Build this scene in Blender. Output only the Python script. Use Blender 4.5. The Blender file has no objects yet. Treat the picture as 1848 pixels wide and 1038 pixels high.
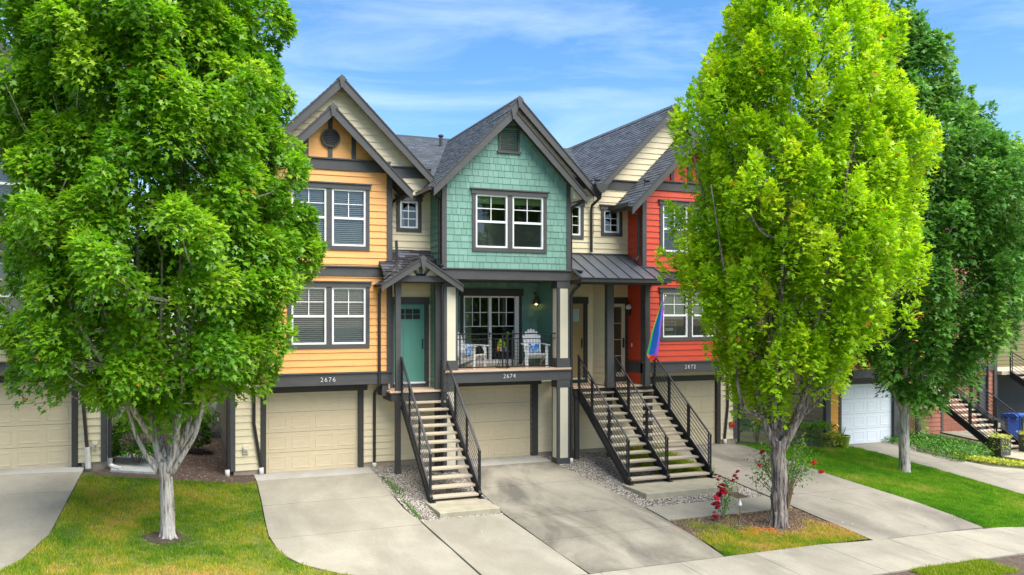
import bpy, math, random
import numpy as np
from mathutils import Vector, Matrix
R=math.radians; PI=math.pi
random.seed(7); rng=np.random.default_rng(7)
S=bpy.context.scene
# ------------------------------------------------------------------ camera
cam=bpy.data.objects.new('camera',bpy.data.cameras.new('camera')); S.collection.objects.link(cam)
cam.location=(0,-22.9,4.25); cam.rotation_euler=(R(90),0,R(-22.137))
cam.data.sensor_width=36; cam.data.lens=29.52; cam.data.shift_y=0.0247; cam.data.clip_end=3000
S.camera=cam
# ------------------------------------------------------------------ world + sun
SUN_EL,SUN_AZ=R(60),R(150)          # azimuth clockwise from +Y: front right of the row
w=bpy.data.worlds.new('World'); S.world=w; w.use_nodes=True
nt=w.node_tree; nt.nodes.clear(); N=nt.nodes.new; L=nt.links.new
out=N('ShaderNodeOutputWorld'); bg=N('ShaderNodeBackground'); bg.inputs[1].default_value=0.15
sky=N('ShaderNodeTexSky'); sky.sky_type='NISHITA'; sky.sun_disc=False; sky.sun_elevation=SUN_EL; sky.sun_rotation=SUN_AZ
sky.air_density=1.0; sky.dust_density=0.6; sky.ozone_density=2.2
tc=N('ShaderNodeTexCoord'); mp=N('ShaderNodeMapping'); mp.inputs['Scale'].default_value=(1.6,1.6,7.0); mp.inputs['Rotation'].default_value=(0.25,0.12,0.4)
n1=N('ShaderNodeTexNoise'); n1.inputs['Scale'].default_value=1.5; n1.inputs['Detail'].default_value=9; n1.inputs['Roughness'].default_value=0.6; n1.inputs['Distortion'].default_value=0.9
cr=N('ShaderNodeValToRGB'); cr.color_ramp.elements[0].position=0.44; cr.color_ramp.elements[1].position=0.95
cr.color_ramp.elements[0].color=(0,0,0,1); cr.color_ramp.elements[1].color=(.50,.50,.50,1)
mx=N('ShaderNodeMixRGB'); mx.inputs[2].default_value=(4.2,4.7,5.4,1)
L(tc.outputs['Generated'],mp.inputs[0]); L(mp.outputs[0],n1.inputs[0]); L(n1.outputs[0],cr.inputs[0]); L(cr.outputs[0],mx.inputs[0]); hs=N('ShaderNodeHueSaturation'); hs.inputs['Saturation'].default_value=1.28; hs.inputs['Value'].default_value=.66; L(sky.outputs[0],hs.inputs['Color']); L(hs.outputs[0],mx.inputs[1]); L(mx.outputs[0],bg.inputs[0]); L(bg.outputs[0],out.inputs[0])
sl=bpy.data.lights.new('sun','SUN'); sl.energy=4.2; sl.angle=R(70); sl.color=(1,.955,.88)
sun=bpy.data.objects.new('sun',sl); S.collection.objects.link(sun)
sd=Vector((math.sin(SUN_AZ)*math.cos(SUN_EL),math.cos(SUN_AZ)*math.cos(SUN_EL),math.sin(SUN_EL)))
sun.rotation_euler=sd.to_track_quat('Z','Y').to_euler()
S.view_settings.view_transform='Standard'; S.view_settings.look='None'; S.view_settings.gamma=1; S.view_settings.exposure=1.22
S.render.engine='CYCLES'; S.render.resolution_x=1024; S.render.resolution_y=575
try:
    S.cycles.max_bounces=7; S.cycles.transparent_max_bounces=12
except Exception: pass

# ------------------------------------------------------------------ materials
MATS={}
def mat(name,col,rough=.6,var=0.0,vscale=3.0,bump=0.0,bscale=60,metal=0,spec=.4,col2=None,stretch=(1,1,1),bdist=.004):
    if name in MATS: return MATS[name]
    m=bpy.data.materials.new(name); m.use_nodes=True; t=m.node_tree; p=t.nodes['Principled BSDF']
    p.inputs['Base Color'].default_value=(*col,1); p.inputs['Roughness'].default_value=rough; p.inputs['Metallic'].default_value=metal
    p.inputs['Specular IOR Level'].default_value=spec
    co=t.nodes.new('ShaderNodeTexCoord'); ma=t.nodes.new('ShaderNodeMapping'); ma.inputs['Scale'].default_value=stretch
    t.links.new(co.outputs['Object'],ma.inputs[0])
    if var>0 or col2:
        n=t.nodes.new('ShaderNodeTexNoise'); n.inputs['Scale'].default_value=vscale; n.inputs['Detail'].default_value=7; n.inputs['Roughness'].default_value=.62
        t.links.new(ma.outputs[0],n.inputs[0])
        c=t.nodes.new('ShaderNodeValToRGB'); c.color_ramp.elements[0].position=.32; c.color_ramp.elements[1].position=.68
        c2=col2 if col2 else tuple(x*(1+var) for x in col)
        c1=tuple(x*(1-var) for x in col)
        c.color_ramp.elements[0].color=(*c1,1); c.color_ramp.elements[1].color=(*c2,1)
        t.links.new(n.outputs[0],c.inputs[0]); t.links.new(c.outputs[0],p.inputs['Base Color'])
    if bump>0:
        n=t.nodes.new('ShaderNodeTexNoise'); n.inputs['Scale'].default_value=bscale; n.inputs['Detail'].default_value=5
        t.links.new(ma.outputs[0],n.inputs[0])
        b=t.nodes.new('ShaderNodeBump'); b.inputs['Strength'].default_value=bump; b.inputs['Distance'].default_value=bdist
        t.links.new(n.outputs[0],b.inputs['Height']); t.links.new(b.outputs[0],p.inputs['Normal'])
    MATS[name]=m; return m
def attrmat(name,stops,rough=.7,trans=0.0,attr='tint',spec=.3,bump=0,noisemix=0,nscale=8,bscale=40,tcol=None):
    """colour from a per-face/vertex attribute through a ramp (colour variation between leaves, shingles, pebbles)"""
    m=bpy.data.materials.new(name); m.use_nodes=True; t=m.node_tree; p=t.nodes['Principled BSDF']
    a=t.nodes.new('ShaderNodeAttribute'); a.attribute_name=attr
    c=t.nodes.new('ShaderNodeValToRGB'); e=c.color_ramp.elements
    e[0].position=stops[0][0]; e[0].color=(*stops[0][1],1); e[1].position=stops[-1][0]; e[1].color=(*stops[-1][1],1)
    for q,k in stops[1:-1]:
        x=e.new(q); x.color=(*k,1)
    src=a.outputs['Fac']
    if noisemix:
        co=t.nodes.new('ShaderNodeTexCoord'); n=t.nodes.new('ShaderNodeTexNoise'); n.inputs['Scale'].default_value=nscale; n.inputs['Detail'].default_value=6
        t.links.new(co.outputs['Object'],n.inputs[0])
        ad=t.nodes.new('ShaderNodeMath'); ad.operation='MULTIPLY_ADD'; ad.inputs[1].default_value=noisemix; 
        sb=t.nodes.new('ShaderNodeMath'); sb.operation='SUBTRACT'; sb.inputs[1].default_value=.5
        t.links.new(n.outputs[0],sb.inputs[0]); t.links.new(sb.outputs[0],ad.inputs[0]); t.links.new(a.outputs['Fac'],ad.inputs[2]); src=ad.outputs[0]
    t.links.new(src,c.inputs[0]); t.links.new(c.outputs[0],p.inputs['Base Color'])
    p.inputs['Roughness'].default_value=rough; p.inputs['Specular IOR Level'].default_value=spec
    if bump:
        co=t.nodes.new('ShaderNodeTexCoord'); n=t.nodes.new('ShaderNodeTexNoise'); n.inputs['Scale'].default_value=bscale; n.inputs['Detail'].default_value=4
        t.links.new(co.outputs['Object'],n.inputs[0]); b=t.nodes.new('ShaderNodeBump'); b.inputs['Strength'].default_value=bump; b.inputs['Distance'].default_value=.005
        t.links.new(n.outputs[0],b.inputs['Height']); t.links.new(b.outputs[0],p.inputs['Normal'])
    if trans>0:
        tr=t.nodes.new('ShaderNodeBsdfTranslucent'); t.links.new(c.outputs[0],tr.inputs[0])
        if tcol:
            mm=t.nodes.new('ShaderNodeMixRGB'); mm.blend_type='MULTIPLY'; mm.inputs[0].default_value=1; mm.inputs[2].default_value=(*tcol,1)
            t.links.new(c.outputs[0],mm.inputs[1]); t.links.new(mm.outputs[0],tr.inputs[0])
        ms=t.nodes.new('ShaderNodeMixShader'); ms.inputs[0].default_value=trans
        o=t.nodes['Material Output']; t.links.new(p.outputs[0],ms.inputs[1]); t.links.new(tr.outputs[0],ms.inputs[2]); t.links.new(ms.outputs[0],o.inputs[0])
    MATS[name]=m; return m
def glassmat():
    m=bpy.data.materials.new('window_glass'); m.use_nodes=True; t=m.node_tree; t.nodes.remove(t.nodes['Principled BSDF'])
    tr=t.nodes.new('ShaderNodeBsdfTransparent'); tr.inputs[0].default_value=(.80,.84,.82,1)
    g=t.nodes.new('ShaderNodeBsdfGlossy'); g.inputs['Roughness'].default_value=.02; g.inputs[0].default_value=(.9,.95,1,1)
    f=t.nodes.new('ShaderNodeFresnel'); f.inputs[0].default_value=1.55
    ma=t.nodes.new('ShaderNodeMath'); ma.operation='MULTIPLY_ADD'; ma.inputs[1].default_value=1.25; ma.inputs[2].default_value=.02
    ms=t.nodes.new('ShaderNodeMixShader'); o=t.nodes['Material Output']
    t.links.new(f.outputs[0],ma.inputs[0]); t.links.new(ma.outputs[0],ms.inputs[0]); t.links.new(tr.outputs[0],ms.inputs[1]); t.links.new(g.outputs[0],ms.inputs[2]); t.links.new(ms.outputs[0],o.inputs[0])
    MATS['glass']=m
glassmat()
def lap(name,c,var=.06): return mat(name,c,.55,var,1.2,.25,30,stretch=(1,1,9),bdist=.003)
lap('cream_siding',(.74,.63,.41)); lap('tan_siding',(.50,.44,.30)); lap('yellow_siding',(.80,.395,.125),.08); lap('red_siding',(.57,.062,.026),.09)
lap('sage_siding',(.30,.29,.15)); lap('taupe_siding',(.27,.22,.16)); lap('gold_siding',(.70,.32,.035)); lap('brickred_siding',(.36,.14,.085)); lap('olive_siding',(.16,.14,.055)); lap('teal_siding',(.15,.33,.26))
mat('trim_grey',(.068,.068,.067),.6,.12,2,.2,40,stretch=(1,1,4)); mat('trim_dark',(.045,.042,.038),.6,.1,3)
mat('white_vinyl',(.80,.80,.78),.4); mat('cream_panel',(.66,.60,.45),.6,.04,2,.1,50)
mat('garage_tan',(.62,.51,.33),.5,.05,1.5,.35,70,stretch=(3,1,14),bdist=.002); mat('garage_white',(.72,.76,.80),.45,.03,2,.3,70,stretch=(3,1,14),bdist=.002); mat('garage_brick',(.26,.10,.065),.5,.06,2)
mat('black_metal',(.022,.023,.026),.38,.1,6,metal=.3); mat('downspout_black',(.028,.026,.026),.35,.1,5)
mat('gutter_grey',(.05,.05,.05),.4)
mat('foundation',(.33,.27,.20),.9,.12,6,.4,40)
mat('deck_wood',(.62,.44,.30),.6,.08,4,.2,30,stretch=(1,8,1)); mat('teal_door',(.10,.30,.23),.45,.05,3,.1,60,stretch=(6,6,1)); mat('tan_door',(.42,.29,.13),.5,.06,3)
mat('room_dark',(.035,.034,.033),.9); mat('room_mid',(.16,.155,.15),.9); mat('blind_white',(.62,.63,.62),.6); mat('shade_green',(.20,.30,.10),.8); mat('curtain_green',(.25,.30,.20),.9,.15,5,stretch=(8,1,1))
mat('insect_screen',(.12,.12,.12),.9)
mat('shade_pale',(.42,.55,.50),.8,.06,6,stretch=(1,1,8))
mat('tread_concrete',(.43,.36,.265),.85,.35,160,.4,120)
mat('pad_concrete',(.34,.305,.215),.9,.16,3,.4,90)
mat('white_paint',(.78,.78,.76),.45,.04,6); mat('pipe_white',(.66,.62,.54),.6,.1,10); mat('pipe_grey',(.3,.3,.3),.5)
mat('silver',(.55,.55,.55),.35,metal=.8); mat('brass',(.45,.25,.1),.3,metal=.9)
mat('soil',(.085,.060,.042),.95,.4,9,.8,50,bdist=.02); mat('bloom_dark',(.42,.008,.03),.6,.3,30); mat('bloom_red',(.55,.012,.02),.6,.2,30); mat('bloom_pink',(.75,.30,.34),.6); mat('bloom_cream',(.75,.66,.33),.6)
mat('pot_green',(.20,.26,.03),.35,.15,4); mat('pot_white',(.7,.7,.68),.5); mat('pot_blue',(.2,.28,.34),.4); mat('blue_bin',(.012,.06,.30),.45,.1,5)
mat('planter_dark',(.06,.065,.05),.8,.2,8); mat('alarm_red',(.45,.02,.015),.4); mat('mailbox_black',(.03,.03,.03),.4)
mat('stem_green',(.11,.13,.03),.7,.3,20); mat('stem_brown',(.20,.15,.09),.8,.3,20); mat('number_white',(.8,.8,.78),.4)
mat('asphalt',(.05,.05,.052),.9,.15,8,.5,80)
mat('sign_black',(.02,.025,.03),.6); mat('paver',(.40,.40,.37),.9,.15,6,.4,60)
mat('lawn_under',(.13,.15,.035),.95,.4,6,.6,60,bdist=.01); mat('far_ground',(.10,.11,.05),.95,.3,.3)
mat('mulch_chip_plain',(.16,.10,.06),.9); mat('crack_dark',(.07,.06,.05),.95); mat('orange_twig',(.65,.22,.02),.8)
FL={'red':(.75,.02,.02),'orange':(.85,.25,.01),'yellow':(.85,.68,.03),'green':(.02,.45,.14),'blue':(.02,.16,.75),'violet':(.34,.08,.62)}
for k,v in FL.items(): mat('flag_'+k,v,.7)
def concrete(name,c,stain,sc,amt):
    m=mat(name,c,.88,.10,1.3,.35,120); t=m.node_tree; p=t.nodes['Principled BSDF']
    src=p.inputs['Base Color'].links[0].from_socket
    co=t.nodes.new('ShaderNodeTexCoord'); ma=t.nodes.new('ShaderNodeMapping'); ma.inputs['Rotation'].default_value=(0,0,.35); ma.inputs['Scale'].default_value=(1,.38,1)
    n=t.nodes.new('ShaderNodeTexNoise'); n.inputs['Scale'].default_value=sc; n.inputs['Detail'].default_value=8; n.inputs['Roughness'].default_value=.6; n.inputs['Distortion'].default_value=.5
    r=t.nodes.new('ShaderNodeValToRGB'); r.color_ramp.elements[0].position=.46; r.color_ramp.elements[1].position=.66
    r.color_ramp.elements[0].color=(0,0,0,1); r.color_ramp.elements[1].color=(amt,amt,amt,1)
    x=t.nodes.new('ShaderNodeMixRGB'); x.inputs[2].default_value=(*stain,1)
    t.links.new(co.outputs['Object'],ma.inputs[0]); t.links.new(ma.outputs[0],n.inputs[0]); t.links.new(n.outputs[0],r.inputs[0]); t.links.new(r.outputs[0],x.inputs[0]); t.links.new(src,x.inputs[1])
    n2=t.nodes.new('ShaderNodeTexNoise'); n2.inputs['Scale'].default_value=95; n2.inputs['Detail'].default_value=2
    r2=t.nodes.new('ShaderNodeValToRGB'); r2.color_ramp.elements[0].position=.3; r2.color_ramp.elements[1].position=.7; r2.color_ramp.elements[0].color=(.72,.72,.72,1); r2.color_ramp.elements[1].color=(1.25,1.25,1.25,1)
    y=t.nodes.new('ShaderNodeMixRGB'); y.blend_type='MULTIPLY'; y.inputs[0].default_value=1
    t.links.new(co.outputs['Object'],n2.inputs[0]); t.links.new(n2.outputs[0],r2.inputs[0]); t.links.new(x.outputs[0],y.inputs[1]); t.links.new(r2.outputs[0],y.inputs[2]); t.links.new(y.outputs[0],p.inputs['Base Color'])
concrete('concrete_a',(0.31, 0.283, 0.218),(.20,.178,.13),.9,.55)
concrete('concrete_b',(0.3, 0.27, 0.205),(.12,.108,.085),.75,.95)
concrete('concrete_c',(0.27, 0.243, 0.192),(.13,.117,.095),.7,.9)
concrete('concrete_d',(0.3, 0.273, 0.213),(.205,.183,.14),1.3,.7)
concrete('concrete_new',(.40,.38,.33),(.30,.28,.23),1.2,.6)
attrmat('teal_shingle',[(0,(.135,.275,.215)),(.5,(.172,.325,.26)),(1,(.22,.385,.315))],.6,noisemix=.35,nscale=5,bump=.25,bscale=50)
attrmat('roof_shingle',[(0,(.062,.070,.082)),(.5,(.082,.094,.110)),(.85,(.098,.112,.132)),(1,(.118,.134,.156))],.85,bump=.5,noisemix=.25,nscale=60,bscale=150)
attrmat('roof_shingle_dark',[(0,(.022,.021,.024)),(.6,(.05,.05,.056)),(.85,(.09,.095,.11)),(1,(.15,.16,.19))],.85,bump=.5,noisemix=.2,nscale=60,bscale=150)
attrmat('gravel',[(0,(.16,.14,.12)),(.3,(.30,.27,.22)),(.6,(.42,.37,.30)),(.85,(.50,.48,.44)),(1,(.62,.58,.50))],.9)
attrmat('mulch_chips',[(0,(.05,.03,.022)),(.5,(.12,.07,.05)),(.85,(.20,.12,.085)),(1,(.38,.28,.22))],.95)
attrmat('grass_blades',[(0,(.085,.22,.006)),(.3,(.21,.35,.010)),(.55,(.40,.42,.022)),(.82,(.62,.45,.08)),(1,(.68,.42,.14))],.7,trans=.35)
attrmat('grass_lush',[(0,(.065,.22,.005)),(.45,(.15,.36,.008)),(.75,(.28,.42,.02)),(1,(.50,.44,.10))],.7,trans=.35)
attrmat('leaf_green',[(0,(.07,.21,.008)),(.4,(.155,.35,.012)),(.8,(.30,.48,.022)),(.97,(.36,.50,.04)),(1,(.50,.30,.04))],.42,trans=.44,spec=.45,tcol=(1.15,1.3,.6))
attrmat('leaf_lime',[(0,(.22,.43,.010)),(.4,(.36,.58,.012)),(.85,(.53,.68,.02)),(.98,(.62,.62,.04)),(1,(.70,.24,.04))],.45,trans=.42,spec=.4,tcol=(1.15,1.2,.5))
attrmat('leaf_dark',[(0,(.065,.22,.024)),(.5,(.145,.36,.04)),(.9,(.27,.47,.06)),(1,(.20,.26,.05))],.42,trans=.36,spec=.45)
attrmat('leaf_shrub',[(0,(.03,.11,.012)),(.6,(.08,.24,.02)),(1,(.24,.42,.03))],.45,trans=.25)
attrmat('leaf_gold',[(0,(.30,.38,.02)),(1,(.62,.62,.05))],.5,trans=.3)
attrmat('weed_leaf',[(0,(.05,.16,.02)),(1,(.16,.30,.05))],.6,trans=.25)
def barkmat(name,c1,c2,c3):
    m=bpy.data.materials.new(name); m.use_nodes=True; t=m.node_tree; p=t.nodes['Principled BSDF']; p.inputs['Roughness'].default_value=.9
    co=t.nodes.new('ShaderNodeTexCoord'); ma=t.nodes.new('ShaderNodeMapping'); ma.inputs['Scale'].default_value=(13,13,1.3)
    n=t.nodes.new('ShaderNodeTexNoise'); n.inputs['Scale'].default_value=1.6; n.inputs['Detail'].default_value=9; n.inputs['Roughness'].default_value=.7
    c=t.nodes.new('ShaderNodeValToRGB'); e=c.color_ramp.elements; e[0].position=.40; e[0].color=(*c1,1); e[1].position=.60; e[1].color=(*c3,1); x=e.new(.46); x.color=(*c2,1)
    b=t.nodes.new('ShaderNodeBump'); b.inputs['Strength'].default_value=.9; b.inputs['Distance'].default_value=.03
    t.links.new(co.outputs['Object'],ma.inputs[0]); t.links.new(ma.outputs[0],n.inputs[0]); t.links.new(n.outputs[0],c.inputs[0]); t.links.new(c.outputs[0],p.inputs['Base Color']); t.links.new(n.outputs[0],b.inputs['Height']); t.links.new(b.outputs[0],p.inputs['Normal'])
    MATS[name]=m
barkmat('bark_pale',(.10,.075,.055),(.36,.31,.26),(.55,.51,.46)); barkmat('bark_grey',(.05,.036,.034),(.13,.10,.088),(.34,.29,.24)); barkmat('bark_brown',(.07,.055,.045),(.14,.105,.085),(.30,.27,.24))

# ------------------------------------------------------------------ mesh helpers
class MB:
    def __init__(s): s.v=[];s.f=[];s.m=[];s.t=[];s.mats=[];s.sm=False
    def mi(s,m):
        if m not in s.mats: s.mats.append(m)
        return s.mats.index(m)
    def add(s,vs,fs,m,tint=.5):
        o=len(s.v); s.v+= [tuple(x) for x in vs]; k=s.mi(m)
        for f in fs: s.f.append(tuple(i+o for i in f)); s.m.append(k); s.t.append(tint)
        return s
    def box(s,x0,x1,y0,y1,z0,z1,m,tint=.5):
        if x0>x1:x0,x1=x1,x0
        if y0>y1:y0,y1=y1,y0
        vs=[(x0,y0,z0),(x1,y0,z0),(x1,y1,z0),(x0,y1,z0),(x0,y0,z1),(x1,y0,z1),(x1,y1,z1),(x0,y1,z1)]
        return s.add(vs,[(0,3,2,1),(4,5,6,7),(0,1,5,4),(1,2,6,5),(2,3,7,6),(3,0,4,7)],m,tint)
    def bar(s,a,b,wd,ht,m,up=(0,0,1)):
        a=Vector(a);b=Vector(b);d=(b-a).normalized();u=Vector(up)
        sx=d.cross(u)
        if sx.length<1e-4: sx=d.cross(Vector((0,1,0)))
        sx.normalize(); uz=sx.cross(d).normalized(); vs=[]
        for p in (a,b):
            for i,j in ((-1,-1),(1,-1),(1,1),(-1,1)): vs.append(p+sx*wd/2*i+uz*ht/2*j)
        return s.add(vs,[(0,1,2,3),(7,6,5,4),(0,4,5,1),(1,5,6,2),(2,6,7,3),(3,7,4,0)],m)
    def tube(s,pts,rad,m,n=8,wob=0,tint=.5):
        pts=[Vector(p) for p in pts]; k=len(pts)
        if not hasattr(rad,'__len__'): rad=[rad]*k
        vs=[];prev=None
        for i,p in enumerate(pts):
            d=(pts[min(i+1,k-1)]-pts[max(i-1,0)]).normalized()
            ref=prev if prev is not None else (Vector((1,0,0)) if abs(d.x)<.9 else Vector((0,1,0)))
            a=(ref-d*ref.dot(d)).normalized(); b=d.cross(a); prev=a
            for j in range(n):
                an=2*PI*j/n; rr=rad[i]*(1+(random.uniform(-wob,wob) if wob else 0)); vs.append(p+(a*math.cos(an)+b*math.sin(an))*rr)
        fs=[]
        for i in range(k-1):
            for j in range(n): fs.append((i*n+j,i*n+(j+1)%n,(i+1)*n+(j+1)%n,(i+1)*n+j))
        fs+= [tuple(range(n-1,-1,-1)),tuple((k-1)*n+j for j in range(n))]
        return s.add(vs,fs,m,tint)
    def lathe(s,c,prof,m,n=16):
        vs=[];k=len(prof)
        for r,z in prof:
            for j in range(n): a=2*PI*j/n; vs.append((c[0]+r*math.cos(a),c[1]+r*math.sin(a),c[2]+z))
        fs=[(i*n+j,i*n+(j+1)%n,(i+1)*n+(j+1)%n,(i+1)*n+j) for i in range(k-1) for j in range(n)]
        fs+= [tuple(range(n-1,-1,-1)),tuple((k-1)*n+j for j in range(n))]
        return s.add(vs,fs,m)
    def prismxz(s,poly,y0,y1,m):
        n=len(poly); vs=[(x,y0,z) for x,z in poly]+[(x,y1,z) for x,z in poly]
        fs=[tuple(range(n)),tuple(range(2*n-1,n-1,-1))]+[(i,i+n,(i+1)%n+n,(i+1)%n) for i in range(n)]
        return s.add(vs,fs,m)
    def prismyz(s,poly,x0,x1,m):
        n=len(poly); vs=[(x0,y,z) for y,z in poly]+[(x1,y,z) for y,z in poly]
        fs=[tuple(range(n)),tuple(range(2*n-1,n-1,-1))]+[(i,i+n,(i+1)%n+n,(i+1)%n) for i in range(n)]
        return s.add(vs,fs,m)
    def build(s,name,parent=None,local=False,smooth=False,fixn=True):
        me=bpy.data.meshes.new(name); off=Vector((0,0,0))
        if parent is not None and not local: off=ROOT[parent.name]
        me.from_pydata([(x-off.x,y-off.y,z-off.z) for x,y,z in s.v],[],s.f)
        for m in s.mats: me.materials.append(MATS[m])
        me.polygons.foreach_set('material_index',s.m)
        at=me.attributes.new('tint','FLOAT','FACE'); at.data.foreach_set('value',s.t)
        if smooth: me.polygons.foreach_set('use_smooth',[True]*len(s.f))
        if fixn:
            import bmesh
            b=bmesh.new(); b.from_mesh(me); bmesh.ops.recalc_face_normals(b,faces=b.faces); b.to_mesh(me); b.free()
        me.update(); o=bpy.data.objects.new(name,me); S.collection.objects.link(o)
        if parent is not None: o.parent=parent; ROOT[o.name]=off
        return o
ROOT={}
def thing(name,label,cat,loc=(0,0,0),rotz=0,group=None):
    o=bpy.data.objects.new(name,None); o.empty_display_size=.3; S.collection.objects.link(o); o.location=loc; o.rotation_euler=(0,0,rotz)
    o['label']=label; o['category']=cat
    if group:o['group']=group
    ROOT[o.name]=Vector(loc); return o
def tag(o,label,cat,group=None,kind=None):
    if label:o['label']=label
    if cat:o['category']=cat
    if group:o['group']=group
    if kind:o['kind']=kind
    return o
def dup(root,loc,rotz,label,group=None):
    r=root.copy(); S.collection.objects.link(r); r.location=loc; r.rotation_euler=(0,0,rotz); r['label']=label
    if group:r['group']=group
    ROOT[r.name]=Vector(loc)
    for ch in [o for o in bpy.data.objects if o.parent==root]:
        c=ch.copy(); S.collection.objects.link(c); c.parent=r; ROOT[c.name]=Vector(loc)
        for g in [o for o in bpy.data.objects if o.parent==ch]:
            d=g.copy(); S.collection.objects.link(d); d.parent=c
    return r
# convex clip and cell walls -------------------------------------------------
def clip(poly,cl):
    """Sutherland-Hodgman, cl convex counter-clockwise"""
    outp=poly
    for i in range(len(cl)):
        a=cl[i];b=cl[(i+1)%len(cl)]; inp=outp; outp=[]
        if not inp: return []
        ex,ez=b[0]-a[0],b[1]-a[1]
        def side(p): return ex*(p[1]-a[1])-ez*(p[0]-a[0])
        for j in range(len(inp)):
            p=inp[j];q=inp[(j+1)%len(inp)];sp,sq=side(p),side(q)
            if sp>=-1e-9: outp.append(p)
            if (sp>1e-9 and sq<-1e-9) or (sp<-1e-9 and sq>1e-9):
                t=sp/(sp-sq); outp.append((p[0]+(q[0]-p[0])*t,p[1]+(q[1]-p[1])*t))
    return outp
def subtract(rects,h):
    res=[]
    for (x0,x1,z0,z1) in rects:
        a0,a1,b0,b1=max(x0,h[0]),min(x1,h[1]),max(z0,h[2]),min(z1,h[3])
        if a0>=a1-1e-6 or b0>=b1-1e-6: res.append((x0,x1,z0,z1)); continue
        if z0<b0-1e-6: res.append((x0,x1,z0,b0))
        if b1<z1-1e-6: res.append((x0,x1,b1,z1))
        if x0<a0-1e-6: res.append((x0,a0,b0,b1))
        if a1<x1-1e-6: res.append((a1,x1,b0,b1))
    return res
def cells(mb,O,U,V,Nn,poly,holes,course,dmin,dmax,m,wmin=0,wmax=0,gap=0,jit=0,tvar=0,phase=0,seed=1):
    """courses of boards (wmin=0) or shingles clipped to a convex polygon; each piece leans out at its lower edge"""
    rd=random.Random(seed); O=Vector(O);U=Vector(U);V=Vector(V);Nn=Vector(Nn)
    us=[p[0] for p in poly]; vs=[p[1] for p in poly]; u0,u1=min(us),max(us); v0,v1=min(vs),max(vs)
    c=v0-phase*course
    while c<v1:
        if wmin: 
            row=[];x=u0-rd.uniform(0,wmax)
            while x<u1:
                w_=rd.uniform(wmin,wmax); row.append((x+gap/2,x+w_-gap/2)); x+=w_
        else:
            row=[];x=u0-rd.uniform(0,3)
            while x<u1: row.append((x+.0015,x+3.6-.0015)); x+=3.6
        for (a,b) in row:
            rects=[(a,b,c,c+course)]
            for h in holes: rects=subtract(rects,h)
            dj=rd.uniform(0,jit); ti=.5+rd.uniform(-tvar,tvar)
            for (x0,x1,z0,z1) in rects:
                P=clip([(x0,z0),(x1,z0),(x1,z1),(x0,z1)],poly)
                if len(P)<3: continue
                n=len(P); fr=[];bk=[]
                for (u,z) in P:
                    k=(z-c)/course; d=dmin+dj+(dmax-dmin)*(1-k)
                    fr.append(O+U*u+V*z+Nn*d); bk.append(O+U*u+V*z)
                fs=[tuple(range(n))]+[(i,i+n,(i+1)%n+n,(i+1)%n) for i in range(n)]
                mb.add(fr+bk,fs,m,ti)
        c+=course
LAP=dict(course=.18,dmin=.004,dmax=.026)
def wallxz(mb,y,poly,holes,m,face=-1,**k):
    kk=dict(LAP); kk.update(k); cells(mb,(0,y,0),(1,0,0),(0,0,1),(0,face,0),poly,holes,m=m,**kk)
def wallyz(mb,x,poly,holes,m,face=-1,**k):
    kk=dict(LAP); kk.update(k); cells(mb,(x,0,0),(0,1,0),(0,0,1),(face,0,0),poly,holes,m=m,**kk)
def rect(x0,x1,z0,z1): return [(x0,z0),(x1,z0),(x1,z1),(x0,z1)]
# ------------------------------------------------------------------ terrain
def G(X,Y):
    b=np.interp(X,[-9,-2.2,1.6,12,17.3,21.3,24.5,27.5,33,60],[.6,.5,0,-.02,-.06,-.4,-.43,-.75,-.85,-.95])
    return b+np.interp(Y,[-30,-11,-9,-.4,12,60],[-.74,-.7,-.66,0,.35,1.2])
def sheet(name,rows,m,off=0,nx=8,thick=0,sub=1,label=None,kind='structure',gap=0):
    """rows (Y,XL,XR) from back to front"""
    rr=[]
    for i in range(len(rows)-1):
        for k in range(sub): t=k/sub; rr.append(tuple(a+(b-a)*t for a,b in zip(rows[i],rows[i+1])))
    rr.append(rows[-1]); vs=[];ny=len(rr)
    for (Y,a,b) in rr:
        for i in range(nx+1):
            X=a+gap+(b-a-2*gap)*i/nx; vs.append((X,Y,float(G(X,Y))+off))
    fs=[(j*(nx+1)+i,(j+1)*(nx+1)+i,(j+1)*(nx+1)+i+1,j*(nx+1)+i+1) for j in range(ny-1) for i in range(nx)]
    if thick:
        n0=len(vs); loop=[i for i in range(nx+1)]+[j*(nx+1)+nx for j in range(1,ny)]+[(ny-1)*(nx+1)+i for i in range(nx-1,-1,-1)]+[j*(nx+1) for j in range(ny-2,0,-1)]
        vs+=[(vs[i][0],vs[i][1],vs[i][2]-thick) for i in loop]; k=len(loop)
        fs+=[(loop[i],loop[(i+1)%k],n0+(i+1)%k,n0+i) for i in range(k)]
    mb=MB(); mb.add(vs,fs,m); o=mb.build(name)
    tag(o,label,None,kind=kind); return o
# ------------------------------------------------------------------ building components
def text_mesh(txt,size,m,name,parent,loc,spacing=1.0,ext=.006):
    cu=bpy.data.curves.new(name,'FONT'); cu.body=txt; cu.size=size; cu.extrude=ext; cu.space_character=spacing; cu.offset=-.0035*size/.17; cu.align_x='CENTER'; cu.align_y='CENTER'; cu.resolution_u=3
    to=bpy.data.objects.new(name+'_curve',cu); S.collection.objects.link(to)
    bpy.context.view_layer.update()
    me=bpy.data.meshes.new_from_object(to.evaluated_get(bpy.context.evaluated_depsgraph_get())); bpy.data.objects.remove(to); bpy.data.curves.remove(cu)
    M=Matrix.Rotation(PI/2,4,'X'); off=ROOT[parent.name] if parent else Vector((0,0,0))
    me.transform(Matrix.Translation(Vector(loc)-off)@M); me.materials.clear(); me.materials.append(MATS[m])
    o=bpy.data.objects.new(name,me); S.collection.objects.link(o)
    if parent: o.parent=parent
    return o
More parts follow.
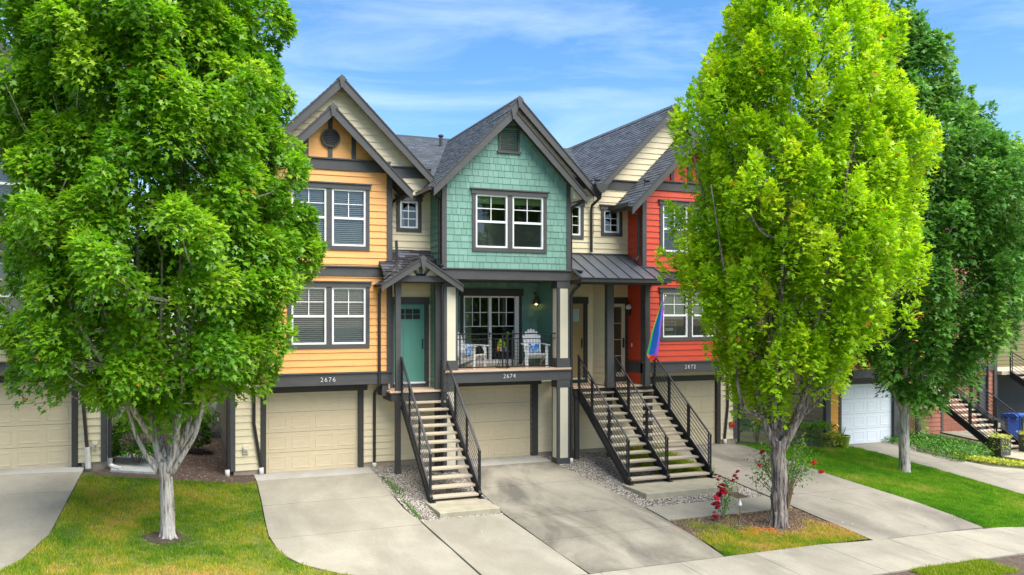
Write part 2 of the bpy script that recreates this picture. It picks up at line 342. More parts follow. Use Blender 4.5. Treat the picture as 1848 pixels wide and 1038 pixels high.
def window(par,x0,x1,z0,z1,y,units=2,fill='blinds',grid=(2,2),head=.16,side=.10,double=True,lower=None):
    W=MB(); T=MB(); P=MB(); 
    # casing, proud of the siding
    e=.0; yf=y-.045
    T.box(x0-side,x0,yf,y+.06,z0-.11,z1,'trim_grey'); T.box(x1,x1+side,yf,y+.06,z0-.11,z1,'trim_grey')
    T.box(x0,x1,yf+.002,y+.06,z0-.11,z0,'trim_grey')
    T.box(x0-side-.03,x1+side+.03,yf-.02,y+.0,z1,z1+head-.035,'trim_grey'); T.box(x0-side-.06,x1+side+.06,yf-.05,y,z1+head-.035,z1+head,'trim_grey')
    fw=.05; mull=.14; uw=(x1-x0-mull*(units-1))/units
    gy=y+.045
    for i in range(units):
        a=x0+i*(uw+mull); b=a+uw
        if i: T.box(a-mull,a,yf+.001,y+.06,z0,z1,'trim_grey')
        W.box(a,a+fw,y-.02,y+.05,z0,z1,'white_vinyl'); W.box(b-fw,b,y-.02,y+.05,z0,z1,'white_vinyl')
        W.box(a+fw,b-fw,y-.019,y+.05,z0,z0+fw,'white_vinyl'); W.box(a+fw,b-fw,y-.019,y+.05,z1-fw,z1,'white_vinyl')
        zm=z0+(z1-z0)*.49 if double else z0
        if double: W.box(a+fw,b-fw,y-.012,y+.06,zm-.03,zm+.03,'white_vinyl')
        ub=zm+.03 if double else z0+fw; ut=z1-fw
        for k in range(1,grid[0]): xx=a+fw+(uw-2*fw)*k/grid[0]; W.box(xx-.011,xx+.011,gy-.012,gy+.008,ub,ut,'white_vinyl')
        for k in range(1,grid[1]): zz=ub+(ut-ub)*k/grid[1]; W.box(a+fw,b-fw,gy-.010,gy+.006,zz-.011,zz+.011,'white_vinyl')
        P.add([(a+fw,gy,z0+fw),(b-fw,gy,z0+fw),(b-fw,gy,z1-fw),(a+fw,gy,z1-fw)],[(0,1,2,3)],'glass')
    wo=W.build('window',par); T.build('casing',wo); P.build('pane',wo,fixn=False)
    I=MB(); yb=y+.9
    I.add([(x0,y+.07,z0),(x1,y+.07,z0),(x1,yb,z0),(x0,yb,z0),(x0,y+.07,z1),(x1,y+.07,z1),(x1,yb,z1),(x0,yb,z1)],[(0,1,2,3),(4,7,6,5),(3,2,6,7),(0,3,7,4),(1,5,6,2)],'room_dark')
    I.build('interior',wo,fixn=False)
    B=MB()
    for i in range(units):
        a=x0+i*(uw+mull)+.02; b=a+uw-.04
        if fill=='blinds':
            z=z0+.08
            while z<z1-.02: B.add([(a,y+.085,z-.012),(b,y+.085,z-.012),(b,y+.115,z+.022),(a,y+.115,z+.022)],[(0,1,2,3)],'blind_white'); z+=.052
            B.box(a,b,y+.08,y+.12,z0+.02,z0+.05,'blind_white')
        elif fill=='green':
            B.add([(a,y+.10,z1-.24),(b,y+.10,z1-.24),(b,y+.09,z1),(a,y+.09,z1)],[(0,1,2,3)],'shade_green')
            zm=z0+(z1-z0)*.49; B.add([(a,y+.068,z0+.03),(b,y+.068,z0+.03),(b,y+.068,zm),(a,y+.068,zm)],[(0,1,2,3)],'insect_screen')
        elif fill=='halfshade':
            zm=z0+(z1-z0)*.49; B.add([(a,y+.10,zm-.12),(b,y+.10,zm-.12),(b,y+.09,z1-.12),(a,y+.09,z1-.12)],[(0,1,2,3)],'shade_pale')
        elif fill=='blue':
            B.add([(a,y+.3,z0),(a+.45*(b-a),y+.35,z0),(a+.3*(b-a),y+.3,z1),(a,y+.3,z1)],[(0,1,2,3)],'blind_white')
    if B.f: B.build('blinds' if fill=='blinds' else 'shade',wo,fixn=False)
    return wo
def garage(par,x0,x1,z0,z1,y,m='garage_tan',tr=.14,hd=.17,hx=.1,tm='trim_dark',rt=None):
    D=MB(); yd=y+.09; hh=(z1-z0)/4; nx=4
    for r in range(4):
        za=z0+r*hh+.004; zb=z0+(r+1)*hh-.004
        D.box(x0,x1,yd,yd+.05,za,zb,m)
        pw=(x1-x0)/nx
        for c in range(nx):
            a=x0+c*pw+.07; b=x0+(c+1)*pw-.07; q=za+.09; t=zb-.09
            # embossed panel: groove ring then raised field
            def ring(i0,y_0,i1,y_1):
                o=[(a+i0,y_0,q+i0),(b-i0,y_0,q+i0),(b-i0,y_0,t-i0),(a+i0,y_0,t-i0)]; n_=[(a+i1,y_1,q+i1),(b-i1,y_1,q+i1),(b-i1,y_1,t-i1),(a+i1,y_1,t-i1)]
                D.add(o+n_,[(k,(k+1)%4,(k+1)%4+4,k+4) for k in range(4)],m)
            ring(0,yd-.0005,.006,yd-.008); ring(.006,yd-.008,.018,yd-.008); ring(.018,yd-.008,.05,yd-.002)
            D.add([(a+.05,yd-.002,q+.05),(b-.05,yd-.002,q+.05),(b-.05,yd-.002,t-.05),(a+.05,yd-.002,t-.05)],[(0,1,2,3)],m)
    D.box(x0,x1,yd+.012,yd+.03,z0-.02,z1,'room_dark')
    g=D.build('garage_door',par)
    T=MB(); rt=rt or tr
    T.box(x0-tr,x0,y-.04,y+.12,z0-.02,z1,tm); T.box(x1,x1+rt,y-.04,y+.12,z0-.02,z1,tm)
    T.box(x0-tr-hx,x1+rt+hx,y-.06,y+.12,z1,z1+hd-.03,tm); T.box(x0-tr-hx-.02,x1+rt+hx+.02,y-.09,y,z1+hd-.03,z1+hd,tm)
    T.build('garage_casing',par); return g
def gable_roof(par,xc,zr,hw,yf,yb,mk='roof_shingle',slope=1.0,th=.10,barge=.21,bm='trim_grey',ext=.16,seed=3,left=True,right=True):
    """two shingled slopes, rake boards on the front edge, ridge cap"""
    Rf=MB(); zl=zr-hw*slope; ln=math.hypot(hw,hw*slope); cx,cz=hw/ln,hw*slope/ln
    for sgn,on in ((-1,left),(1,right)):
        if not on: continue
        Rf.prismxz([(xc,zr-.02),(xc+sgn*hw,zl-.02),(xc+sgn*hw,zl-.02-th),(xc,zr-.02-th*1.4)],yf,yb,'trim_dark')
        U=(0,1,0) ; V=(-sgn*cx,0,cz); Nn=(sgn*cz,0,cx)
        cells(Rf,(xc+sgn*hw,yf-.03,zl-.015),U,V,Nn,[(0,-.04),(yb-yf,-.04),(yb-yf,ln),(0,ln)],[],.145,.004,.018,mk,wmin=.14,wmax=.36,gap=.008,jit=.007,tvar=.5,seed=seed+sgn)
    # ridge caps
    y=yf-.04
    while y<yb:
        Rf.add([(xc-.14,y,zr-.125*slope+.02),(xc,y,zr+.035),(xc+.14,y,zr-.125*slope+.02),(xc-.14,y+.22,zr-.125*slope+.005),(xc,y+.22,zr+.018),(xc+.14,y+.22,zr-.125*slope+.005)],[(0,1,4,3),(1,2,5,4),(0,2,1)],mk,random.uniform(.1,.7)); y+=.2
    r=Rf.build('roof',par,fixn=False)
    B=MB(); d=barge
    for sgn,on in ((-1,left),(1,right)):
        if not on: continue
        B.prismxz([(xc+sgn*.0,zr-.03),(xc+sgn*hw,zl-.03),(xc+sgn*hw,zl-.03-d*1.15),(xc,zr-.03-d*1.35)],yf-.045,yf,bm)
        B.prismxz([(xc+sgn*.0,zr-.01),(xc+sgn*(hw+.01),zl-.015),(xc+sgn*(hw+.01),zl-.055),(xc,zr-.055)],yf-.065,yf-.045,'trim_dark')
    B.prismxz([(xc-.085,zr-.05),(xc,zr+.01),(xc+.085,zr-.05),(xc+.03,zr-.33),(xc-.03,zr-.33)],yf-.085,yf-.066,bm)
    B.build('barge_board',r); return r
def downspout(par,pts,m='downspout_black',r=.042,name='downspout',foot=None):
    D=MB(); D.tube(pts,r,m,n=8); o=D.build(name,par,smooth=False)
    if foot: F=MB(); F.tube(foot,.06,'pipe_white',n=10); F.build('drain_pipe',o,smooth=True)
    return o
def board(mb,x0,x1,z0,z1,y,d=.04,m='trim_grey',cap=False):
    mb.box(x0,x1,y-d,y,z0,z1,m)
    if cap: mb.box(x0-.02,x1+.02,y-d-.045,y,z1,z1+.035,m)
def outlet(par,x,y,z,m='cream_panel',name='wall_outlet'):
    b=MB(); b.box(x-.07,x+.07,y-.055,y,z-.1,z+.1,m); b.box(x-.045,x+.045,y-.085,y-.055,z-.05,z+.05,m); b.box(x-.03,x+.03,y-.095,y-.085,z-.04,z+.01,'pipe_grey'); b.build(name,par)
def concrete_edge(): pass
# ------------------------------------------------------------------ ground and paving
gm=MB(); xs=[-400,-150,-60,-30]+[x*1.5 for x in range(-14,34)]+[60,100,200,400]; ys=[-300,-120,-60,-40]+[y*1.0 for y in range(-26,20)]+[24,30,45,80,200,400]
vs=[(x,y,float(G(x,y))-.05) for y in ys for x in xs]; nx_=len(xs)
gm.add(vs,[(j*nx_+i,j*nx_+i+1,(j+1)*nx_+i+1,(j+1)*nx_+i) for j in range(len(ys)-1) for i in range(nx_-1)],'far_ground'); tag(gm.build('ground'),'grassy earth under the street and yards',None,kind='structure')
C0=.012
def slabs(name,rows,m,label,joints=()):
    """driveway cut into slabs at the joint Y values; 12 mm gaps"""
    ys_=[r[0] for r in rows]; xl=[r[1] for r in rows]; xr=[r[2] for r in rows]
    def at(Y): return (float(np.interp(-Y,[-q for q in ys_],xl)),float(np.interp(-Y,[-q for q in ys_],xr)))
    cuts=[ys_[0]]+list(joints)+[ys_[-1]]; mb=None; objs=[]
    allv=MB()
    for a,b in zip(cuts[:-1],cuts[1:]):
        a2,b2=a-.010,b+.010; yy=[a2]+[q for q in ys_ if b2<q<a2]+[b2]; rows2=[]
        for p_,q_ in zip(yy[:-1],yy[1:]):
            for t in (0,.34,.67): Y=p_+(q_-p_)*t; rows2.append((Y,)+at(Y))
        rows2.append((yy[-1],)+at(yy[-1]))
        o=sheet('tmp',rows2,m,off=C0,nx=6,thick=.07,gap=.010); objs.append(o)
    # join by mesh data
    for o in objs:
        me=o.data; allv.add([v.co[:] for v in me.vertices],[tuple(p.vertices) for p in me.polygons],m); bpy.data.objects.remove(o)
    return tag(allv.build(name),label,None,kind='structure')
slabs('driveway',[(.1,-4.95,-1.94),(-.6,-4.95,-1.94)],'concrete_new','pale concrete apron at the leftmost garage')
slabs('driveway',[(-.6,-4.95,-1.94),(-5.17,-5.0,-2.08),(-6.46,-5.1,-2.34),(-6.95,-5.2,-2.62),(-8.85,-5.6,-4.6)],'concrete_a','concrete driveway at the leftmost garage',(-2.3,-4.7))
slabs('driveway',[(.1,2.0,5.07),(-.75,2.02,5.05)],'concrete_new','pale concrete apron under the yellow house garage')
slabs('driveway',[(-.75,2.02,5.05),(-2.4,1.97,5.01),(-4.0,1.90,5.0),(-4.95,1.87,5.1),(-6.08,1.97,5.16),(-6.79,2.29,5.22),(-7.42,2.85,5.25),(-8.2,4.0,5.30),(-8.85,5.1,5.34)],'concrete_a','concrete driveway of the yellow house curving outward at the lawn',(-2.9,-5.2))
slabs('walkway',[(-4.98,5.12,7.05),(-8.85,5.37,7.27)],'concrete_a','concrete slab in front of the stair pad between the driveways')
slabs('driveway',[(.1,7.3,10.15),(-.85,7.25,10.2)],'concrete_new','pale concrete apron under the teal house garage')
slabs('driveway',[(-.85,7.25,10.2),(-2.54,7.2,10.32),(-4.9,7.08,10.48),(-6.5,7.15,10.48),(-7.75,7.2,10.46),(-8.85,7.29,10.34)],'concrete_b','stained concrete driveway of the teal house',(-2.9,-5.4,-6.9))
slabs('walkway',[(-5.5,10.52,14.06),(-6.5,10.52,14.08)],'concrete_d','concrete slab in front of the twin stair pad')
slabs('driveway',[(.1,14.12,17.05),(-.6,14.12,17.3),(-4.25,14.12,17.36),(-6.84,14.12,17.65),(-8.0,14.12,17.60),(-9.0,14.12,17.45)],'concrete_c','weathered concrete driveway of the red house',(-2.8,-5.6))
slabs('driveway',[(.1,21.6,25.0),(-.6,21.9,24.6),(-1.5,22.12,23.65),(-3.75,22.22,24.4),(-4.6,22.25,28.85),(-6.5,22.26,28.85),(-9.0,19.3,28.85)],'concrete_d','concrete driveway of the gold house',(-2.9,-4.6,-6.6))
slabs('driveway',[(2.7,29.6,33),(1.0,29.4,33.5),(-1.2,29.3,34),(-4,28.9,34),(-9.0,28.9,34)],'concrete_c','concrete driveway of the brick red house',(1.0,-1.2,-4))
# sidewalk slabs
sw=MB()
x=-24.0
k=0
while x<48:
    x1=x+1.75; a,b=x+.006,x1-.006
    if -1e9<x: 
        ya,yb=-8.87 ,-10.75
        vs=[]; 
        for (X,Y) in ((a,ya),(b,ya),(b,yb),(a,yb)):
            if Y==ya and 14.1<X<30: Y=-9.02
            vs.append((X,Y,float(G(X,Y))+C0+.001))
        vs+=[(p,q,z-.08) for p,q,z in vs]
        sw.add(vs,[(0,3,2,1),(0,1,5,4),(1,2,6,5),(2,3,7,6),(3,0,4,7)],'concrete_d')
    x=x1;k+=1
tag(sw.build('sidewalk'),'concrete sidewalk of square slabs along the front',None,kind='structure')
sheet('verge',[(-10.76,-24,60),(-12.2,-24,60)],'soil',off=-.01,nx=40,label='planted strip between sidewalk and kerb')
kb=MB(); kb.box(-24,60,-12.35,-12.2,-.95,-.66,'concrete_d'); tag(kb.build('kerb'),'concrete kerb along the road',None,kind='structure')
sheet('road',[(-12.35,-200,260),(-21,-200,260)],'asphalt',off=-.03,nx=60,label='asphalt street in front of the row')
# planting beds
def chips(name,n,x0,x1,y0,y1,s0,s1,m,z0=0,label=None,inside=None,flat=.5):
    """thousands of small angular stones or bark chips in one mesh"""
    X=rng.uniform(x0,x1,n);Y=rng.uniform(y0,y1,n)
    if inside is not None: k=inside(X,Y); X=X[k];Y=Y[k]
    n=len(X); Z=np.array([G(a,b) for a,b in zip(X,Y)])+z0
    T=np.array([(1,0,0),(-.5,.87,0),(-.5,-.87,0),(.1,.1,1),(0,0,-.6)]); F=np.array([(0,1,3),(1,2,3),(2,0,3)])
    s=rng.uniform(s0,s1,n); an=rng.uniform(0,2*PI,n); asp=rng.uniform(.6,1.3,n)
    V=T[None]*np.stack([s,s*asp,s*flat],1)[:,None,:]; c,d=np.cos(an)[:,None],np.sin(an)[:,None]
    Vx=V[:,:,0]*c-V[:,:,1]*d; Vy=V[:,:,0]*d+V[:,:,1]*c
    P=np.stack([Vx+X[:,None],Vy+Y[:,None],V[:,:,2]+Z[:,None]],2).reshape(-1,3)
    FF=(F[None]+np.arange(n)[:,None,None]*5).reshape(-1,3)
    return fastmesh(name,P,FF,np.repeat(rng.uniform(0,1,n),3),m,label,'stuff')
def fastmesh(name,P,FF,tint,m,label=None,kind=None,parent=None,vert=False):
    me=bpy.data.meshes.new(name); k=FF.shape[1]; me.vertices.add(len(P)); me.vertices.foreach_set('co',P.astype(np.float32).ravel())
    me.loops.add(FF.size); me.loops.foreach_set('vertex_index',FF.astype(np.int32).ravel())
    me.polygons.add(len(FF)); me.polygons.foreach_set('loop_start',np.arange(0,FF.size,k,dtype=np.int32)); me.polygons.foreach_set('loop_total',np.full(len(FF),k,dtype=np.int32))
    me.update(calc_edges=True); at=me.attributes.new('tint','FLOAT','FACE'); at.data.foreach_set('value',np.asarray(tint,dtype=np.float32))
    me.materials.append(MATS[m]); o=bpy.data.objects.new(name,me); S.collection.objects.link(o)
    if parent is not None:o.parent=parent; ROOT[o.name]=Vector((0,0,0))
    tag(o,label,None,kind=kind); return o
sheet('gravel_bed',[(.1,5.0,7.3),(-2.4,5.03,7.22),(-4.97,5.1,7.06)],'soil',off=-.02,label='gravel bed soil beside the teal door stairs')
sheet('gravel_bed',[(.1,10.1,14.12),(-5.5,10.5,14.12)],'soil',off=-.02,label='gravel bed soil under the twin stairs')
sheet('mulch_bed',[(14,-1.5,1.6),(0,-1.5,2.0),(-.95,-1.9,2.02)],'soil',off=0,nx=6,sub=4,label='mulched slope between the sage and yellow houses')
sheet('path',[(2.0,-1.3,-.55),(-.35,-1.35,.05)],'paver',off=.05,nx=2,thick=.1,label='grey paver path at the corner of the leftmost house')
chips('gravel',15000,5.0,7.25,-4.95,.1,.010,.026,'gravel',-.012,'loose mixed gravel beside the teal door stairs',lambda X,Y:X>5.02+.02*np.abs(Y+2))
chips('gravel',19000,10.15,13.2,-5.5,.1,.010,.027,'gravel',-.012,'loose gravel beneath the twin stairs',lambda X,Y:(X>10.2-.055*Y)&((X<12.6)|(Y<-3.6)|(rng.uniform(0,1,len(X))<.25)))
chips('gravel',1500,13.6,14.1,-5.5,-3.4,.012,.028,'gravel',-.012,'gravel strip right of the twin stair pad')
chips('mulch',9000,-1.5,2.0,-.95,9,.015,.045,'mulch_chips',.0,'bark chips covering the slope between houses',lambda X,Y:(X>.0)|(Y>2.0)|(Y<-9),flat=.35)
# ------------------------------------------------------------------ lawns
def grassfield(name,n,X,Y,hgt,m,label,dry=None,wdt=.014,zoff=0):
    n=len(X); Z=np.array([G(a,b) for a,b in zip(X,Y)])+zoff
    h=rng.uniform(hgt*.45,hgt*1.15,n)*(1+.45*np.clip(vn(X,Y,16,7),-1,1.2)); an=rng.uniform(0,2*PI,n); ln=rng.uniform(.1,.75,n)*h; la=rng.uniform(0,2*PI,n)
    dx,dy=np.cos(an)*wdt/2,np.sin(an)*wdt/2
    A=np.stack([X-dx,Y-dy,Z-.005],1);B=np.stack([X+dx,Y+dy,Z-.005],1);C=np.stack([X+np.cos(la)*ln,Y+np.sin(la)*ln,Z+h],1)
    P=np.stack([A,B,C],1).reshape(-1,3); F=np.arange(3*n).reshape(-1,3)
    return fastmesh(name,P,F,dry,m,label,'stuff')
def vn(X,Y,f,s=0):
    """cheap smooth noise, sums of rotated sines"""
    g=np.random.default_rng(int(s*13)+5); T=g.normal(0,1,(64,64)); r=0; am=1
    for o in range(4):
        U=(X*f*.32+40)*2**o; V=(Y*f*.32+40)*2**o; i=np.floor(U).astype(int); j=np.floor(V).astype(int); a=U-i; b_=V-j; a=a*a*(3-2*a); b_=b_*b_*(3-2*b_)
        q=lambda p,w: T[(p+o*7)%64,(w+o*11)%64]
        r=r+am*((q(i,j)*(1-a)+q(i+1,j)*a)*(1-b_)+(q(i,j+1)*(1-a)+q(i+1,j+1)*a)*b_); am*=.62
    return r*.62
    for i in range(6):
        a=i*1.1+s; k=f*(1+.45*i); r=r+np.sin(X*np.cos(a)*k+Y*np.sin(a)*k+i*2.3+s+1.3*np.sin(Y*k*.6+i+s))/(1+.3*i)
    return r/3.2
def inpoly(X,Y,rows):
    ys_=-np.array([r[0] for r in rows]); return (X>np.interp(-Y,ys_,[r[1] for r in rows]))&(X<np.interp(-Y,ys_,[r[2] for r in rows]))&(Y<rows[0][0])&(Y>rows[-1][0])
LA=[(-.85,-1.92,2.0),(-2.4,-1.98,1.95),(-4.0,-2.03,1.88),(-5.17,-2.07,1.85),(-6.46,-2.33,2.1),(-6.95,-2.61,2.38),(-7.42,-3.0,2.82),(-8.2,-3.9,3.95),(-8.85,-4.6,5.05)]
LB=[(-.35,17.08,21.9),(-.6,17.32,21.9),(-1.5,17.33,22.08),(-4.25,17.38,22.2),(-6.84,17.67,22.2),(-8.0,17.62,20.9),(-9.0,17.47,19.2)]
LP=[(-6.53,10.51,14.08),(-8.3,10.46,14.1),(-8.86,10.36,14.1)]
for nm,rows,lb in (('lawn_soil',LA,'lawn soil around the left maple'),('lawn_soil',LB,'lawn soil around the rear maple'),('lawn_soil',LP,'bare soil of the island around the lime maple')):
    sheet(nm,rows,'soil' if rows is LP else 'lawn_under',off=.0,nx=10,sub=3,label=lb)
def scatter(n,rows):
    xs_=[r[1] for r in rows]+[r[2] for r in rows]; X=rng.uniform(min(xs_),max(xs_),n);Y=rng.uniform(rows[-1][0],rows[0][0],n); k=inpoly(X,Y,rows); return X[k],Y[k]
b=MB(); cc=[(-.07+.42*math.cos(a*PI/10)*(1+.25*math.sin(a*2.1)),-5.17+.40*math.sin(a*PI/10)*(1+.2*math.cos(a*1.7))) for a in range(20)]; b.add([(x_,y_,float(G(x_,y_))+.012) for x_,y_ in cc],[tuple(range(20))],'soil'); tag(b.build('bare_soil',fixn=False),'ring of bare soil at the foot of the left maple',None,kind='structure')
X,Y=scatter(230000,LA); dd=.39+.28*vn(X,Y,1.5)+.20*vn(X,Y,3.6,2)+.12*vn(X,Y,9,4)+.75*np.exp(-((X-.7)**2/3.5+(Y+7.5)**2/1.1))+.16*np.exp(-((X-1.6)**2/.3+(Y+2.6)**2/1.6))+rng.normal(0,.17,len(X))-.2*np.exp(-((X+.1)**2+(Y+5.6)**2)/1.0)
k=((X+.1)**2+(Y+5.2)**2>.10)&(rng.uniform(0,1,len(X))<np.clip(((X+.1)**2+(Y+5.2)**2)*2.2,0,1)); grassfield('grass',0,X[k],Y[k],.06,'grass_blades','patchy green and straw coloured grass around the left maple',np.clip(dd,0,1)[k])
X,Y=scatter(190000,LB); dd=.38+.22*vn(X,Y,1.2,5)+.20*vn(X,Y,4,1)+.12*vn(X,Y,10,1)+.30*np.exp(-((X-20.8)**2/1.5+(Y+7.5)**2/1.0))+rng.normal(0,.12,len(X))
grassfield('grass',0,X,Y,.065,'grass_lush','lush green grass strip between the two right driveways',np.clip(dd,0,1))
X,Y=scatter(60000,LP); dd=.62+.30*vn(X,Y,2.2,3)+.18*vn(X,Y,6,1)+rng.normal(0,.12,len(X))
pr=np.clip((-7.25-Y)*1.0+.45*vn(X,Y,3,1)+.1-1.4*np.exp(-((X-12.7)**2+(Y+7.4)**2)/.35),.02,1); k=rng.uniform(0,1,len(X))<pr
grassfield('grass',0,X[k],Y[k],.05,'grass_blades','thin yellowing grass in the island at the lime maple',np.clip(dd,0,1)[k])
chips('mulch',4500,10.5,14.1,-8.7,-6.55,.012,.035,'mulch_chips',.0,'dead leaves and bark on the island around the lime maple',flat=.3)
X=rng.uniform(13.2,15.2,9000);Y=rng.uniform(-11.6,-10.78,9000); grassfield('grass',0,X,Y,.07,'grass_blades','small tuft of grass in the kerb strip',np.clip(rng.normal(.35,.2,9000),0,1))
X=rng.uniform(12.5,14.1,9000);Y=rng.uniform(-3.3,-.2,9000); grassfield('weeds',0,X,Y,.22,'grass_blades','tall weedy grass under the twin stairs',np.clip(rng.normal(.42,.18,9000),0,1),wdt=.016)
X=rng.normal(0,.10,2600);Y=rng.uniform(-4.9,-1.2,2600); X=5.12+np.abs(X)*(.4+.8*np.exp(-(Y+2.3)**2)); k=rng.uniform(0,1,2600)<.06+.33*np.exp(-(Y+2.2)**2*3)+.16*np.exp(-(Y+4.4)**2*3); grassfield('weeds',0,X[k],Y[k],.07,'weed_leaf','low weeds along the gravel edge of the yellow house driveway',rng.uniform(0,1,k.sum()),wdt=.02)
X=rng.uniform(-1.5,1.4,20000);Y=rng.uniform(9,14,20000); grassfield('grass',0,X,Y,.10,'grass_lush','bright grass behind the mulched slope',rng.uniform(.3,.8,20000),wdt=.03)
# ------------------------------------------------------------------ houses
def body_wall(par,y,poly,holes,m,name='siding'):
    b=MB(); wallxz(b,y,poly,holes,m); return b.build(name,par,fixn=False)
def side_wall(par,x,poly,m,face=-1,name='side_wall',holes=[]):
    b=MB(); wallyz(b,x,poly,holes,m,face=face); b.add([(x-face*.002,p,q) for p,q in poly],[tuple(range(len(poly)))],m); return b.build(name,par,fixn=False)
def main_roof(par,x0,x1,z0=8.12,y0=.3,zr=10.6,yr=6.6,seed=1):
    r=MB(); U=(1,0,0); d=Vector((0,yr-y0,zr-z0)); ln=d.length; V=tuple(d/ln); Nn=(0,-V[2],V[1])
    r.prismyz([(y0,z0-.02),(yr,zr-.02),(2*yr-y0,z0-.02),(2*yr-y0,z0-.2),(y0,z0-.2)],x0,x1,'trim_dark')
    cells(r,(0,y0,z0),U,V,Nn,[(x0,0),(x1,0),(x1,ln),(x0,ln)],[],.145,.004,.016,'roof_shingle',wmin=.14,wmax=.36,gap=.006,jit=.005,tvar=.5,seed=seed)
    r.box(x0,x1,yr-.13,yr+.13,zr-.06,zr+.03,'roof_shingle'); r.build('main_roof',par,fixn=False)
def frieze(par,x0,x1,z0,z1,y,name='frieze_board'):
    b=MB(); board(b,x0,x1,z0,z1,y,.045,cap=True); b.build(name,par)
CREAM='cream_siding'
# yellow house ------------------------------------------------
H1=thing('townhouse','yellow townhouse with round gable vent and number 2676 over a tan garage door','house',(4.2,0,0))
body_wall(H1,0,[(1.5,.14),(6.83,.14),(6.83,8.02),(4.25,10.56),(1.67,8.02),(1.5,7.85)],[(2.33,4.77,-1,2.13),(5.93,6.45,6.62,7.38),(5.66,6.76,2.13,4.68),(2.4,5.4,2.4,7.4)],CREAM)
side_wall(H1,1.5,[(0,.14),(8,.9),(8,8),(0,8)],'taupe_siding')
b=MB(); b.box(1.52,2.19,.0,.3,-.3,.14,'foundation'); b.box(4.91,6.83,.0,.3,-.3,.14,'foundation'); b.box(1.53,1.7,.3,9,-.3,.5,'foundation'); b.build('foundation',H1)
b=MB(); board(b,1.44,1.56,.14,8,0,.035); b.box(1.46,1.5,0,.1,.14,8,'trim_grey'); b.build('corner_trim',H1)
garage(H1,2.33,4.77,0,2.13,0)
frieze(H1,1.7,6.83,8.03,8.30,0)
gable_roof(H1,4.25,10.6,2.62,-.35,7.5,seed=11)
main_roof(H1,1.6,6.83,seed=5)
y=-.6
body_wall(H1,y,[(2.26,2.66),(5.54,2.66),(5.54,8.05),(2.26,8.05)],[(2.9,4.84,3.42,4.93),(2.9,4.84,6.02,7.53)],'yellow_siding','bay_siding')
b=MB(); cells(b,(0,y,0),(1,0,0),(0,0,1),(0,-1,0),[(2.26,8.05),(5.54,8.05),(3.9,9.6)],[],2.0,.004,.006,'yellow_siding'); b.build('gable_panel',H1,fixn=False)
side_wall(H1,5.54,[(y,2.34),(0,2.34),(0,8.0),(y,8.0)],'yellow_siding',face=1,name='bay_side'); side_wall(H1,2.26,[(y,2.34),(0,2.34),(0,8.0),(y,8.0)],'yellow_siding',face=-1,name='bay_side')
b=MB(); b.box(2.26,5.54,y,.0,2.33,2.66,'trim_grey'); b.box(2.24,5.56,y-.03,y+.0,2.34,2.64,'trim_grey'); b.box(2.22,5.58,y-.07,y+.02,2.64,2.68,'trim_grey'); b.build('belt_beam',H1)
b=MB(); board(b,2.26,5.545,5.22,5.46,y,.045,cap=True); b.box(5.54,5.575,y-.045,0,5.22,5.46,'trim_grey'); b.build('belt_board',H1)
b=MB(); board(b,2.3,5.5,8.02,8.29,y,.05,cap=True); b.build('gable_band',H1)
b=MB(); board(b,5.41,5.545,2.66,5.22,y,.034); board(b,5.41,5.545,5.50,8.02,y,.034); board(b,2.255,2.38,2.66,5.22,y,.034); board(b,2.255,2.38,5.5,8.02,y,.034); b.box(5.545,5.565,y-.034,y+.1,2.66,7.9,'trim_grey'); b.build('corner_trim',H1)
b=MB(); 
for xx in (3.28,3.9,4.52): board(b,xx-.055,xx+.055,8.33,9.55-abs(xx-3.9),y,.045)
b.build('gable_stick',H1)
window(H1,2.9,4.84,3.42,4.93,y); window(H1,2.9,4.84,6.02,7.53,y)
window(H1,5.93,6.45,6.62,7.38,0,units=1,fill='blue',grid=(2,3),double=False)
gable_roof(H1,3.9,9.66,2.12,-1.0,.0,seed=21)
b=MB(); b.lathe((0,0,0),[(.19,0),(.25,0),(.25,.045),(.215,.06),(.20,.05),(.195,.004)],'trim_grey',n=28); b.lathe((0,0,0),[(0,0),(.2,0),(.2,.004),(0,.004)],'room_dark',n=28)
b.v=[(x_+3.9,y-.04-z_,y_+8.84) for x_,y_,z_ in b.v]
for i in range(-4,5): z_=8.84+i*.043; hw=math.sqrt(max(.19**2-(i*.043)**2,.0004)); b.prismyz([(y-.050,z_+.006),(y-.092,z_-.018),(y-.092,z_-.004),(y-.050,z_+.014)],3.9-hw,3.9+hw,'trim_grey')
b.build('gable_vent',H1)
text_mesh('2676',.17,'number_white','house_number',H1,(3.83,y-.075,2.49),1.25)
downspout(H1,[(5.32,-1.05,4.98),(5.22,-.72,4.86),(5.2,-.66,4.75),(5.2,-.66,2.32),(5.2,-.5,2.22),(5.2,-.12,2.08),(5.2,-.07,1.98),(5.2,-.07,.12)],foot=[(5.2,-.07,.13),(5.2,-.07,-.02)])
downspout(H1,[(2.05,-.42,2.3),(2.02,-.07,2.2),(2.02,-.07,1.35),(2.2,-.07,.2)],foot=[(2.2,-.07,.2),(2.21,-.08,0)])
downspout(H1,[(1.38,-.07,6),(1.38,-.07,.3),(1.36,-.07,.2)],foot=[(1.36,-.07,.2),(1.36,-.09,0)])
downspout(H1,[(5.98,-.9,7.45),(5.80,-.7,7.40),(5.66,-.22,7.3),(5.66,-.1,7.15),(5.66,-.1,6.0)])
outlet(H1,1.82,-.02,.68)
